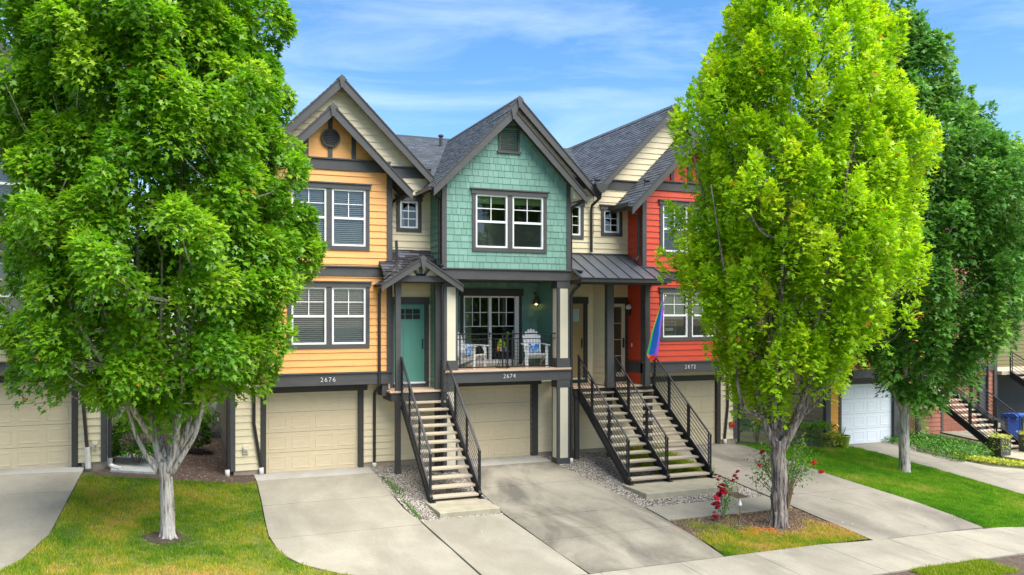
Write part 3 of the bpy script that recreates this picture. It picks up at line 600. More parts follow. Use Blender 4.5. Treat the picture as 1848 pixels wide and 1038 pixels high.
# teal house --------------------------------------------------
H2=thing('townhouse','teal shingled townhouse with a covered balcony above garage 2674','house',(8.8,0,0))
DK=2.68
body_wall(H2,0,[(6.83,.1),(12.0,.1),(12.0,8.0),(9.42,10.50),(6.84,8.0)],[(7.5,9.94,-1,2.13),(6.83,10.6,2.2,8.0),(10.70,11.79,2.13,4.72),(11.04,11.56,6.6,7.5)],CREAM)
b=MB(); b.box(6.83,7.3,.0,.3,-.3,.1,'foundation'); b.box(10.14,12,.0,.3,-.4,.1,'foundation'); b.build('foundation',H2)
garage(H2,7.5,9.94,0,2.13,0,rt=.2)
frieze(H2,10.6,11.95,8.03,8.30,0)
gable_roof(H2,9.4,10.53,2.6,-.35,7.3,seed=31)
main_roof(H2,6.83,12.0,seed=6)
y=-1.15; X0,X1=6.83,10.65
b=MB(); cells(b,(0,y,0),(1,0,0),(0,0,1),(0,-1,0),[(X0,5.47),(X1,5.47),(X1,7.98),(8.74,9.86),(X0,7.98)],[(7.76,9.8,6.05,7.52),(8.5,9.0,8.77,9.38)],.182,.004,.017,'teal_shingle',wmin=.09,wmax=.30,gap=.010,jit=.003,tvar=.28,seed=77); b.add([(X0,y+.001,5.47),(7.76,y+.001,5.47),(7.76,y+.001,8),(X0,y+.001,7.98)],[(0,1,2,3)],'teal_siding'); b.add([(9.8,y+.001,5.47),(X1,y+.001,5.47),(X1,y+.001,7.98),(9.8,y+.001,7.98)],[(0,1,2,3)],'teal_siding'); b.add([(7.76,y+.001,7.52),(9.8,y+.001,7.52),(9.8,y+.001,8.7),(8.74,y+.001,9.8),(7.76,y+.001,8.8)],[(0,1,2,3,4)],'teal_siding'); b.add([(7.76,y+.001,5.47),(9.8,y+.001,5.47),(9.8,y+.001,6.05),(7.76,y+.001,6.05)],[(0,1,2,3)],'teal_siding'); b.build('shingle_siding',H2,fixn=False)
side_wall(H2,X0,[(y,5.2),(1.1,5.2),(1.1,8.0),(y,8.0)],'teal_siding'); side_wall(H2,X0,[(-.75,2.13),(0.02,2.13),(0.02,5.2),(-.75,5.2)],'teal_siding')
side_wall(H2,X1,[(y,5.2),(0,5.2),(0,8.0),(y,8.0)],'teal_siding',face=1)
b=MB(); board(b,X0-.01,X0+.10,5.47,8.0,y,.034); b.box(X0-.03,X0-.01,y-.034,y+.1,5.2,7.85,'trim_grey'); board(b,X1-.12,X1+.01,5.47,7.95,y,.034); b.build('corner_trim',H2)
b=MB(); b.box(X0-.02,X1+.02,y-.03,1.05,5.17,5.44,'trim_grey'); b.box(X0-.05,X1+.05,y-.07,y+.03,5.44,5.475,'trim_grey'); b.build('belt_beam',H2)
window(H2,7.76,9.8,6.05,7.52,y,fill='green')
window(H2,11.04,11.56,6.6,7.5,0,units=1,fill='blue',grid=(2,3),double=False)
b=MB(); b.box(8.44,8.50,y-.05,y+.03,8.75,9.42,'trim_grey'); b.box(9.0,9.06,y-.05,y+.03,8.75,9.42,'trim_grey'); b.box(8.42,9.08,y-.06,y+.03,9.40,9.46,'trim_grey'); b.box(8.40,9.10,y-.07,y+.03,8.69,8.75,'trim_grey'); b.box(8.5,9.0,y+.02,y+.03,8.75,9.4,'room_dark')
for i in range(11): z_=8.79+i*.057; b.prismyz([(y+.015,z_),(y-.035,z_-.030),(y-.035,z_-.020),(y+.015,z_+.012)],8.5,9.0,'trim_grey')
b.build('gable_vent',H2)
gable_roof(H2,8.74,9.9,2.28,-1.5,.0,seed=41)
b=MB(); b.prismxz([(X1,7.95),(X1+.02,7.93),(X1+.34,7.60),(X1+.34,7.52),(X1,7.52)],-1.4,0,'cream_panel'); b.build('eave_soffit',H2)
def gutter(par,x0,x1,y0,y1,z,d=.09):
    g=MB(); g.box(x0,x1,y0,y1,z-.10,z,'gutter_grey'); g.box(x0-.008,x1+.008,y0-.008,y1+.008,z-.018,z+.004,'gutter_grey'); g.build('gutter',par)
gutter(H2,6.36,6.47,-1.45,-.1,7.62)
downspout(H2,[(6.42,-1.3,7.5),(6.65,-1.08,7.42),(6.775,-1.0,7.34),(6.775,-1.0,7.2),(6.775,-1.0,5.6),(6.80,-1.2,5.5)])
downspout(H2,[(11.02,-1.3,7.48),(10.86,-1.2,7.36),(10.73,-1.1,7.28),(10.71,-1.08,7.1),(10.71,-1.08,5.55),(10.80,-1.3,5.45),(10.86,-1.5,5.42)])
# valley collector box and spout
b=MB(); b.prismxz([(11.78,8.12),(12.2,8.12),(12.17,8.0),(12.06,7.86),(11.93,7.86),(11.81,8.0)],-.62,-.36,'gutter_grey'); b.build('rain_collector',H2)
downspout(H2,[(12.0,-.48,7.86),(12.0,-.46,7.72),(11.9,-.12,7.52),(11.9,-.08,7.4),(11.9,-.08,6.1)])
# balcony
b=MB(); b.box(X0+.06,X1+.02,y-.05,1.05,DK-.05,DK,'deck_wood'); b.build('balcony_floor',H2)
b=MB(); b.box(X0+.02,X1,y,1.05,2.33,DK-.05,'trim_grey'); b.box(X0+.0,X1+.02,y-.02,y,2.33,2.6,'trim_grey'); b.box(X0,X1+.03,y-.05,y,2.6,2.63,'trim_grey'); b.build('balcony_beam',H2)
b=MB(); cells(b,(0,1.0,0),(1,0,0),(0,0,1),(0,-1,0),rect(X0,X1,DK,5.2),[(8.05,10.02,DK,4.84)],.182,.004,.02,'teal_shingle',wmin=.10,wmax=.28,gap=.009,jit=.005,tvar=.3,seed=5); b.add([(X0,1.002,DK),(8.05,1.002,DK),(8.05,1.002,5.2),(X0,1.002,5.2)],[(0,1,2,3)],'teal_siding'); b.add([(10.02,1.002,DK),(X1,1.002,DK),(X1,1.002,5.2),(10.02,1.002,5.2)],[(0,1,2,3)],'teal_siding'); b.add([(8.05,1.002,4.83),(10.02,1.002,4.83),(10.02,1.002,5.2),(8.05,1.002,5.2)],[(0,1,2,3)],'teal_siding'); b.build('balcony_wall',H2,fixn=False)
side_wall(H2,10.6,[(-.78,DK),(1.0,DK),(1.0,5.17),(-.78,5.17)],'teal_siding',face=-1,name='balcony_side'); side_wall(H2,6.9,[(-.75,DK),(1.0,DK),(1.0,5.17),(-.75,5.17)],'teal_siding',face=1,name='balcony_side')
side_wall(H2,10.64,[(-.78,2.13),(0,2.13),(0,5.17),(-.78,5.17)],'teal_siding',face=1,name='balcony_side')
def column(x0,x1,z0,z1,y0=-1.15,dp=.38):
    c=MB(); c.box(x0,x1,y0,y0+dp,z0,z1,'trim_grey'); c.box(x0-.012,x1+.012,y0-.012,y0+dp+.012,z0,z0+.27,'trim_grey'); c.box(x0-.012,x1+.012,y0-.012,y0+dp+.012,z1-.22,z1,'trim_grey')
    o=c.build('column',H2); p=MB(); p.box(x0+.085,x1-.06,y0-.006,y0,z0+.27,z1-.22,'cream_panel'); p.box(x0-.006,x0,y0+.07,y0+dp-.07,z0+.27,z1-.22,'cream_panel'); p.box(x1,x1+.006,y0+.07,y0+dp-.07,z0+.27,z1-.22,'cream_panel'); p.build('column_panel',o)
column(6.86,7.25,DK,5.17); column(10.25,10.64,DK,5.17); column(10.25,10.64,-.18,2.33); column(6.86,7.25,-.18,2.33)
# sliding door
y2=1.0; b=MB(); a0,a1,z0,z1=8.14,9.94,DK+.03,4.76; f=.05
b.box(a0-.09,a0,y2-.05,y2+.08,DK,z1,'trim_dark'); b.box(a1,a1+.09,y2-.05,y2+.08,DK,z1,'trim_dark'); b.box(a0-.14,a1+.14,y2-.07,y2+.08,z1,z1+.22,'trim_dark'); cs=b
b=MB(); b.box(a0,a0+f,y2-.03,y2+.06,z0,z1,'white_vinyl'); b.box(a1-.13,a1,y2-.03,y2+.06,z0,z1,'white_vinyl'); b.box(a0+f,a1-.16,y2-.03,y2+.06,z1-f,z1,'white_vinyl'); b.box(a0+f,a1-.16,y2-.04,y2+.06,z0,z0+.12,'white_vinyl')
xm=(a0+a1)/2-.05; b.box(xm-.045,xm+.045,y2-.045,y2+.07,z0+.12,z1-f,'white_vinyl')
for (p,q) in ((a0+f,xm-.06),(xm+.06,a1-.16)):
    for k in (1,2): xx=p+(q-p)*k/3; b.box(xx-.012,xx+.012,y2+.0,y2+.02,z1-.92,z1-f,'white_vinyl')
    for zz in (z1-.50,z1-.92): b.box(p,q,y2+.001,y2+.018,zz-.012,zz+.012,'white_vinyl')
sd_=b.build('sliding_door',H2); cs.build('door_casing',sd_)
b=MB(); b.add([(a0+f,y2+.015,z0+.1),(a1-.1,y2+.015,z0+.1),(a1-.1,y2+.015,z1-.05),(a0+f,y2+.015,z1-.05)],[(0,1,2,3)],'glass'); b.build('pane',sd_,fixn=False)
b=MB(); b.tube([(a1-.19,y2-.05,3.72),(a1-.22,y2-.09,3.67),(a1-.235,y2-.10,3.60),(a1-.22,y2-.09,3.53),(a1-.19,y2-.05,3.48)],.012,'white_paint',n=6); b.build('handle',sd_)
b=MB(); b.box(xm-.035,xm+.0,y2-.06,y2-.045,3.5,3.66,'black_metal'); b.build('latch',sd_)
b=MB(); b.add([(a0,y2+.1,z0),(a1,y2+.1,z0),(a1,y2+2,z0),(a0,y2+2,z0),(a0,y2+.1,z1),(a1,y2+.1,z1),(a1,y2+2,z1),(a0,y2+2,z1)],[(0,1,2,3),(4,7,6,5),(3,2,6,7),(0,3,7,4),(1,5,6,2)],'room_dark')
b.add([(a0+f,y2+.12,z0),(a0+f+.26,y2+.14,z0),(a0+f+.26,y2+.14,z1),(a0+f,y2+.12,z1)],[(0,1,2,3)],'curtain_green'); b.build('interior',sd_,fixn=False)
# wall lamp with a copper shade
b=MB(); b.box(10.40,10.62,y2-.04,y2-.02,5.0-.14,5.0-.12,'black_metal'); b.tube([(10.46,y2-.02,4.84),(10.46,y2-.12,4.86),(10.46,y2-.16,4.78)],.012,'black_metal'); lm=b.build('wall_lamp',H2)
b=MB(); b.lathe((10.46,y2-.17,4.52),[(.11,0),(.115,.02),(.08,.13),(.045,.19),(.03,.26)],'brass'); b.build('lamp_shade',lm,smooth=True)
em=bpy.data.materials.new('bulb'); em.use_nodes=True; em.node_tree.nodes['Principled BSDF'].inputs['Emission Color'].default_value=(1,.55,.15,1); em.node_tree.nodes['Principled BSDF'].inputs['Emission Strength'].default_value=5; MATS['bulb']=em
b=MB(); b.lathe((10.46,y2-.17,4.49),[(.005,0),(.04,.02),(.05,.06),(.03,.1)],'bulb'); b.build('bulb',lm)
# balcony rail: wire mesh panel in a black steel frame
b=MB(); ry=-1.02; xa,xb=7.24,10.26; zt,zb=DK+.98,DK+.06
b.bar((xa,ry,zt),(xb,ry,zt),.05,.035,'black_metal'); b.bar((xa,ry,zt-.14),(xb,ry,zt-.14),.025,.025,'black_metal'); b.bar((xa,ry,zb),(xb,ry,zb),.035,.035,'black_metal')
for xx in (xa+.12,8.62,8.76,8.92,xb-.14): b.bar((xx,ry,zb-.05 if xx==8.76 else zb),(xx,ry,zt),.035,.035,'black_metal',up=(0,1,0))
x=xa+.12
while x<xb-.1: b.bar((x,ry,zb),(x,ry,zt-.14),.008,.008,'black_metal',up=(0,1,0)); x+=.095
z=zb+.095
while z<zt-.16: b.bar((xa+.1,ry,z),(xb-.1,ry,z),.008,.008,'black_metal'); z+=.095
b.build('balcony_railing',H2)
text_mesh('2674',.17,'number_white','house_number',H2,(8.76,y-.03,2.48),1.15)
downspout(H2,[(6.80,-1.22,5.05),(6.80,-1.2,4.9),(6.80,-1.2,-.1)],r=.035)
downspout(H2,[(10.78,-1.5,5.05),(10.74,-1.2,4.9),(10.71,-1.1,4.75),(10.71,-1.1,.05)],r=.05,foot=[(10.71,-1.1,.06),(10.71,-1.12,-.12)])
# panel door helper
def door(par,x0,x1,z0,z1,y,m,style='craft',casing='trim_grey',kick=0,hinge=1):
    c=MB(); c.box(x0-.11,x0,y-.03,y+.12,z0-kick,z1,casing); c.box(x1,x1+.11,y-.03,y+.12,z0-kick,z1,casing); c.box(x0-.13,x1+.13,y-.045,y+.12,z1,z1+.2,casing); c.box(x0-.02,x1+.02,y-.03,y+.14,z0-kick,z0-.045,casing); c.box(x0,x1,y-.05,y+.1,z0-.045,z0,'white_vinyl')
    d=MB(); yd=y+.05; d.box(x0,x1,yd+.02,yd+.05,z0,z1,m)
    w_=x1-x0
    def fr(a,b,q,t,dd=.014):
        d.box(a,b,yd+.02-dd,yd+.021,q,t,m)
    if style=='craft':
        fr(x0,x0+.11,z0,z1);fr(x1-.11,x1,z0,z1);fr(x0+.11,x1-.11,z0,z0+.24);fr(x0+.11,x1-.11,z1-.13,z1);fr(x0+.11,x1-.11,z1-.62,z1-.44)
        for k in (1,2): xx=x0+.11+(w_-.22)*k/3; fr(xx-.045,xx+.045,z0+.24,z1-.62)
        d.box(x0+.11,x1-.11,yd-.012,yd+.006,z1-.62+.17,z1-.42,m)
        for k in range(3):
            for r_ in range(2):
                aa=x0+.12+(w_-.24)*k/3; d.box(aa+.012,aa+(w_-.24)/3-.012,yd+.012,yd+.019,z1-.43+r_*.15+.01,z1-.43+(r_+1)*.15-.005,'room_dark')
    if style=='half':
        fr(x0,x0+.12,z0,z1);fr(x1-.12,x1,z0,z1);fr(x0+.12,x1-.12,z0,z0+.24);fr(x0+.12,x1-.12,z1-.15,z1);fr(x0+.12,x1-.12,z1-.72,z1-.55)
        xx=(x0+x1)/2; fr(xx-.05,xx+.05,z0+.24,z1-.72); d.box(x0+.14,x1-.14,yd+.0,yd+.019,z1-.54,z1-.16,'shade_pale')
    o=d.build('front_door',par); c.build('door_casing',o)
    k=MB(); k.box(x1-.075,x1-.045,yd-.03,yd+.01,z0+.92,z0+1.2,'black_metal') if style!='x' else None; k.tube([(x1-.06,yd,z0+1.0),(x1-.06,yd-.05,z0+1.0),(x1-.06,yd-.05,z0+1.14),(x1-.06,yd,z0+1.14)],.01,'black_metal'); k.build('handle',o); return o
door(H2,5.76,6.66,2.31,4.49,0,'teal_door',kick=.17)
door(H2,10.80,11.69,2.27,4.53,0,'tan_door',style='half',casing='trim_dark',kick=.15)
# teal entry porch
b=MB(); b.box(5.41,6.82,-1.02,.0,2.11,2.16,'deck_wood'); b.build('porch_floor',H2)
b=MB(); b.box(5.45,6.80,-.98,.0,1.88,2.11,'trim_dark'); b.build('porch_rim',H2)
b=MB(); b.box(5.3,5.47,-.58,.0,2.0,2.33,'trim_grey'); b.build('bracket',H2)
for xx in (5.57,6.68):
    b=MB(); b.box(xx,xx+.14,-.98,-.85,2.16,5.08,'trim_grey'); b.box(xx-.012,xx+.152,-.992,-.838,4.76,5.08,'trim_grey'); b.build('porch_post',H2)
for xx in (5.57,6.68):
    b=MB(); b.box(xx,xx+.14,-.98,-.85,-.2,1.88,'trim_dark'); b.box(xx-.01,xx+.15,-.99,-.84,-.2,.02,'trim_dark'); b.build('deck_post',H2)
b=MB(); b.box(5.45,6.82,-1.0,-.85,5.05,5.24,'trim_grey'); b.box(5.45,6.99,-1.23,-1.16,5.08,5.24,'trim_grey'); b.build('porch_beam',H2)
b=MB(); b.add([(5.5,-1.19,5.24),(6.9,-1.19,5.24),(6.2,-1.19,5.66)],[(0,1,2)],'cream_panel'); b.build('porch_gable_panel',H2,fixn=False)
b=MB()
for (dx,w_) in ((-.2,.07),(0,.09),(.2,.07)): b.bar((6.2+dx*.35,-1.21,5.24),(6.2+dx*1.15,-1.21,5.58-abs(dx)*.75),w_,.05,'trim_grey',up=(0,1,0))
b.box(6.06,6.34,-1.235,-1.19,5.24,5.29,'trim_grey'); b.build('gable_bracket',H2)
gable_roof(H2,6.2,5.75,1.12,-1.38,-.3,mk='roof_shingle_dark',slope=.66,th=.06,barge=.15,seed=51)
b=MB(); ln=math.hypot(1.2,.72); cells(b,(0,-1.12,5.33),(1,0,0),(0,1.2/ln,.72/ln),(0,-.72/ln,1.2/ln),[(5.2,0),(6.83,0),(6.83,ln),(5.56,ln),(5.56,.52),(5.2,.52)][:0] or [(5.555,0),(6.83,0),(6.83,ln),(5.555,ln)],[],.14,.004,.018,'roof_shingle_dark',wmin=.14,wmax=.34,gap=.006,jit=.006,tvar=.5,seed=8)
cells(b,(0,-1.12,5.33),(1,0,0),(0,1.2/ln,.72/ln),(0,-.72/ln,1.2/ln),[(5.2,0),(5.55,0),(5.55,.58),(5.2,.58)],[],.14,.004,.018,'roof_shingle_dark',wmin=.14,wmax=.34,gap=.006,jit=.006,tvar=.5,seed=9)
b.prismyz([(-1.12,5.33),(0,6.0),(0,5.9),(-1.12,5.24)],5.56,6.83,'trim_dark'); b.prismyz([(-1.12,5.33),(-.61,5.635),(-.61,5.50),(-1.12,5.24)],5.2,5.55,'trim_dark'); b.build('porch_roof',H2,fixn=False)
downspout(H2,[(5.66,-.68,6.2),(5.66,-.8,5.62),(5.55,-1.0,5.42),(5.30,-1.14,5.24),(5.2,-1.16,5.14)],r=.04)
# red house ---------------------------------------------------
H3=thing('townhouse','red townhouse with number 2672 over its garage and a flag at the porch','house',(14.8,0,0))
body_wall(H3,0,[(12.0,.1),(17.3,.1),(17.3,8.1),(14.7,10.75),(12.02,8.0)],[(14.09,16.53,-1,2.06),(12.17,13.2,2.13,4.72),(12.36,12.90,6.72,7.42),(13.3,16.4,2.5,7.4)],CREAM)
side_wall(H3,17.3,[(0,.0),(8,.6),(8,8),(0,8)],CREAM,face=1)
b=MB(); b.box(12.0,13.95,.0,.3,-.4,.1,'foundation'); b.box(16.67,17.28,.0,.3,-.4,.1,'foundation'); b.build('foundation',H3)
b=MB(); board(b,17.18,17.32,.1,8,0,.035); b.build('corner_trim',H3)
garage(H3,14.09,16.53,-.06,2.06,0)
frieze(H3,12.05,17.3,8.05,8.33,0)
gable_roof(H3,14.7,10.8,2.68,-.35,8.2,seed=61)
main_roof(H3,12.0,17.3,seed=7)
y=-.9
body_wall(H3,y,rect(13.22,16.5,2.75,8.05),[(13.9,15.84,3.5,4.87),(13.9,15.84,6.12,7.54)],'red_siding','bay_siding')
b=MB(); cells(b,(0,y,0),(1,0,0),(0,0,1),(0,-1,0),[(13.22,8.05),(16.5,8.05),(14.86,9.65)],[],2.0,.004,.006,'red_siding'); b.build('gable_panel',H3,fixn=False)
side_wall(H3,13.22,[(y,2.1),(0,2.1),(0,8.0),(y,8.0)],'red_siding',name='bay_side'); side_wall(H3,16.5,[(y,2.42),(0,2.42),(0,8.0),(y,8.0)],'red_siding',face=1,name='bay_side')
b=MB(); b.box(13.22,16.52,y,.0,2.41,2.75,'trim_grey'); b.box(13.19,16.54,y-.03,0,2.42,2.73,'trim_grey'); b.box(13.16,16.56,y-.07,0,2.73,2.77,'trim_grey'); b.build('belt_beam',H3)
b=MB(); board(b,13.215,16.5,5.25,5.49,y,.045,cap=True); b.build('belt_board',H3)
b=MB(); board(b,13.26,16.46,7.98,8.24,y,.05,cap=True); b.build('gable_band',H3)
b=MB(); board(b,13.215,13.33,2.77,5.25,y,.034); board(b,13.215,13.33,5.53,7.98,y,.034); board(b,16.38,16.5,2.77,5.25,y,.034); board(b,16.38,16.5,5.53,7.98,y,.034); b.box(13.19,13.215,y-.034,y+.09,2.1,7.9,'trim_grey'); b.build('corner_trim',H3)
b=MB()
for xx in (14.24,14.86,15.48): board(b,xx-.055,xx+.055,8.28,9.5-abs(xx-14.86),y,.045)
b.build('gable_stick',H3)
window(H3,13.9,15.84,3.5,4.87,y,fill='halfshade'); window(H3,13.9,15.84,6.12,7.54,y,fill='halfshade')
window(H3,12.36,12.90,6.72,7.42,0,units=1,fill='none',grid=(2,3),double=False)
gable_roof(H3,14.86,9.68,2.26,-1.3,.0,seed=71)
gutter(H3,12.50,12.61,-1.25,-.05,7.50)
downspout(H3,[(12.57,-.95,7.4),(12.9,-.82,7.28),(13.14,-.78,7.15),(13.14,-.78,5.98),(13.0,-.9,5.86),(12.9,-1.0,5.8)])
text_mesh('2672',.17,'number_white','house_number',H3,(14.86,y-.075,2.58),1.25)
b=MB(); b.box(10.9,13.55,-.88,.0,2.03,2.08,'deck_wood'); b.build('porch_floor',H3)
b=MB(); b.box(10.95,13.5,-.84,.0,1.82,2.03,'trim_dark'); b.build('porch_rim',H3)
side_wall(H3,12.0,[(-.84,2.1),(0,2.1),(0,5.5),(-.84,5.5)],CREAM,name='porch_divider')
b=MB(); b.box(12.003,12.12,-.84,0,2.1,5.5,'cream_panel'); b.build('porch_divider_core',H3)
for (a,b_) in ((11.94,12.16),(13.23,13.40)):
    b=MB(); b.box(a,b_,-1.02,-.85,2.04,5.2,'trim_grey'); b.box(a-.012,b_+.012,-1.032,-.838,2.04,2.2,'trim_grey'); b.build('porch_post',H3)
for a in (11.0,12.1,13.35):
    b=MB(); b.box(a,a+.13,-.8,-.67,-.3,2.03,'trim_dark'); b.build('deck_post',H3)
# glass storm door of the red house
x0,x1,z0,z1=12.26,13.11,2.27,4.53; b=MB(); b.box(x0-.1,x0,-.03,.1,z0-.15,z1,'trim_dark'); b.box(x1,x1+.1,-.03,.1,z0-.15,z1,'trim_dark'); b.box(x0-.1,x1+.1,-.04,.1,z1,z1+.2,'trim_dark'); b.box(x0,x1,-.03,.1,z0-.15,z0,'trim_dark'); cs=b
b=MB(); b.box(x0,x0+.1,-.01,.04,z0,z1,'cream_panel'); b.box(x1-.12,x1,-.01,.04,z0,z1,'cream_panel'); b.box(x0+.1,x1-.12,-.01,.04,z0,z0+.14,'cream_panel'); b.box(x0+.1,x1-.12,-.01,.04,z1-.1,z1,'cream_panel')
for k in (1,2,3): zz=z0+.14+(z1-z0-.24)*k/4; b.box(x0+.1,x1-.12,-.008,.03,zz-.012,zz+.012,'cream_panel')
dr=b.build('storm_door',H3); cs.build('door_casing',dr); b=MB(); b.add([(x0+.1,.02,z0+.1),(x1-.1,.02,z0+.1),(x1-.1,.02,z1-.1),(x0+.1,.02,z1-.1)],[(0,1,2,3)],'glass'); b.build('pane',dr,fixn=False)
b=MB(); b.box(x0+.02,x1-.02,.09,.12,z0,z1,'olive_siding'); b.box(x0+.2,x1-.3,.08,.09,z1-.6,z1-.15,'room_dark'); b.build('inner_door',dr)
b=MB(); b.box(x1-.09,x1-.04,-.05,-.01,z0+.9,z0+1.2,'trim_dark'); b.build('handle',dr)
b=MB(); b.lathe((13.15,-.18,4.35),[(.03,-.2),(.07,-.12),(.08,0),(.05,.03)],'black_metal'); lm=b.build('porch_lamp',H3); b=MB(); b.lathe((13.13,-.2,4.40),[(.02,-.05),(.075,-.03),(.09,.03),(.07,.09),(.02,.11)],'pot_white'); b.build('lamp_globe',lm,smooth=True)
b=MB(); b.box(13.17,13.195,-.32,-.28,3.2,3.32,'cream_panel'); b.build('doorbell',H3)
# metal porch roof
b=MB(); sl_=(6.03-5.24)/1.72; lr=math.hypot(1.72,.79)
def mz(Y): return 5.24+(Y+1.72)*sl_
b.add([(10.68,-1.72,5.24),(13.58,-1.72,5.24),(13.58,-.93,mz(-.93)),(13.2,-.93,mz(-.93)),(13.2,0,6.03),(10.68,0,6.03)],[(0,1,2,3,4,5)],'gutter_grey')
b.add([(10.68,-1.72,5.20),(13.58,-1.72,5.20),(13.58,-.93,mz(-.93)-.04),(13.2,-.93,mz(-.93)-.04),(13.2,0,5.99),(10.68,0,5.99)],[(5,4,3,2,1,0)],'trim_dark')
mr=mat('metal_roof',(.10,.110,.128),.38,.08,2,metal=.35)
b2=MB(); b2.add([(10.68,-1.73,5.244),(13.58,-1.73,5.244),(13.58,-.93,mz(-.93)+.008),(13.2,-.93,mz(-.93)+.008),(13.2,0,6.04),(10.68,0,6.04)],[(0,1,2,3,4,5)],'metal_roof')
for k in range(8):
    xx=10.72+k*.408; yt=0 if xx<13.2 else -.93
    b2.bar((xx,-1.73,5.262),(xx,yt,mz(yt)+.026),.022,.035,'metal_roof')
b2.bar((10.68,0-.02,6.06),(13.2,-.02,6.06),.05,.03,'metal_roof'); b2.bar((13.2,-.95,mz(-.93)+.03),(13.58,-.95,mz(-.93)+.03),.05,.03,'metal_roof'); b2.bar((13.57,-1.73,5.26),(13.57,-.93,mz(-.93)+.02),.04,.05,'metal_roof')
mo=b2.build('metal_roof',H3); b.box(10.66,13.62,-1.84,-1.73,5.12,5.235,'gutter_grey'); b.box(10.64,13.64,-1.86,-1.73,5.225,5.245,'gutter_grey'); b.box(10.7,13.55,-1.72,-.9,5.08,5.19,'trim_dark'); b.build('porch_gutter',mo)
# small side railing of the red porch and fire alarm
b=MB(); 
for xx in (13.28,13.44): b.bar((xx,-.55,2.08),(xx,-.55,3.15),.03,.03,'black_metal',up=(0,1,0))
for k in range(7): b.bar((13.28,-.55,2.2+k*.15),(13.44,-.55,2.2+k*.15),.015,.015,'black_metal')
b.build('porch_railing',H3)
b=MB(); b.box(17.02,17.16,-.06,-.02,.50,.66,'alarm_red'); b.lathe((17.09,0,.58),[(.0,0),(.1,0),(.1,.04),(.03,.06)],'alarm_red',n=18); n_=18*4
for i in range(len(b.v)-n_,len(b.v)): vx,vy,vz=b.v[i]; b.v[i]=(vx,-.06-(vz-.58),.58+vy)
b.build('fire_bell',H3)
downspout(H3,[(16.95,-.4,2.3),(16.92,-.07,2.15),(16.92,-.07,1.2),(16.80,-.07,.12)],foot=[(16.80,-.07,.12),(16.80,-.1,-.05)])
downspout(H3,[(17.37,-.05,5),(17.37,-.05,.0)])
# sage house at the left edge ----------------------------------
H4=thing('townhouse','sage green townhouse at the left edge behind the large maple','house',(-4.2,0,.5))
body_wall(H4,0,[(-6.9,.6),(-1.46,.6),(-1.46,8.5),(-4.15,11.1),(-6.84,8.5),(-6.9,8.4)],[(-4.66,-2.22,0,2.6)],CREAM)
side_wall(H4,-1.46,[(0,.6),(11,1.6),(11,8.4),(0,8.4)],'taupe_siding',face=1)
b=MB(); b.box(-2.0,-1.48,.0,.3,.2,.6,'foundation'); b.box(-1.7,-1.48,.3,11,.2,.9,'foundation'); b.build('foundation',H4)
b=MB(); board(b,-1.58,-1.44,.6,8.4,0,.035); b.build('corner_trim',H4)
garage(H4,-4.66,-2.22,.5,2.60,0); frieze(H4,-6.9,-1.46,8.5,8.8,0)
gable_roof(H4,-4.15,11.15,2.75,-.35,7.5,seed=81); main_roof(H4,-6.9,-1.5,z0=8.6,zr=11.0,seed=9)
y=-.55
body_wall(H4,y,rect(-5.5,-2.22,3.12,8.5),[(-4.86,-2.92,3.9,5.42),(-4.86,-2.92,6.5,8.0)],'sage_siding','bay_siding')
b=MB(); cells(b,(0,y,0),(1,0,0),(0,0,1),(0,-1,0),[(-5.5,8.5),(-2.22,8.5),(-3.86,10.1)],[],2.0,.004,.006,'sage_siding'); b.build('gable_panel',H4,fixn=False)
side_wall(H4,-2.22,[(y,2.86),(0,2.86),(0,8.5),(y,8.5)],'sage_siding',face=1,name='bay_side')
b=MB(); b.box(-5.5,-2.2,y,.0,2.86,3.10,'trim_grey'); b.box(-5.52,-2.18,y-.06,0,3.10,3.13,'trim_grey'); b.build('belt_beam',H4)
b=MB(); board(b,-5.5,-2.2,5.72,5.96,y,.045,cap=True); board(b,-5.5,-2.2,8.5,8.75,y,.045,cap=True); b.build('belt_board',H4)
window(H4,-4.86,-2.92,3.9,5.42,y); window(H4,-4.86,-2.92,6.5,8.0,y)
gable_roof(H4,-3.86,10.15,2.12,-.95,.0,seed=82)
text_mesh('2680',.17,'number_white','house_number',H4,(-3.84,y-.015,2.99),1.25)
downspout(H4,[(-1.98,-.42,2.85),(-1.97,-.07,2.75),(-1.95,-.07,1.9),(-1.88,-.07,.95)]); b=MB(); b.tube([(-1.88,-.07,.98),(-1.86,-.08,.62),(-1.85,-.10,.46)],.065,'pipe_white'); b.build('drain_pipe',H4)
downspout(H4,[(-1.38,-.05,7),(-1.38,-.05,.62)]); b=MB(); b.tube([(-1.38,-.05,.68),(-1.38,-.06,.5)],.06,'pipe_grey'); b.tube([(-1.38,-.06,.52),(-1.3,-.12,.47),(-1.12,-.3,.44)],.055,'pipe_white'); b.build('drain_pipe',H4)
outlet(H4,-1.70,-.02,1.02)
# gold house ---------------------------------------------------
H5=thing('townhouse','gold townhouse with a white garage door beyond the lime maple','house',(23.5,0,-.4))
b=MB(); wallxz(b,0,[(21.12,-.3),(26.4,-.3),(26.4,7.6),(23.76,10.2),(21.12,7.6)],[(21.75,24.19,-1,1.73),(24.7,26.4,-1,4.6)],'gold_siding'); b.build('siding',H5,fixn=False)
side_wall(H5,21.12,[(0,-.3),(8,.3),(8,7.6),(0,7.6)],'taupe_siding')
b=MB(); board(b,21.06,21.27,-.3,7.6,0,.04); b.box(21.08,21.12,0,.14,-.3,7.6,'trim_grey'); b.build('corner_trim',H5)
garage(H5,21.75,24.19,-.4,1.73,0,m='garage_white',tr=.11,rt=.42,tm='trim_grey',hd=.1,hx=.0)
b=MB(); wallxz(b,1.9,rect(24.6,26.4,-.4,4.6),[],'taupe_siding'); b.build('recess_wall',H5,fixn=False)
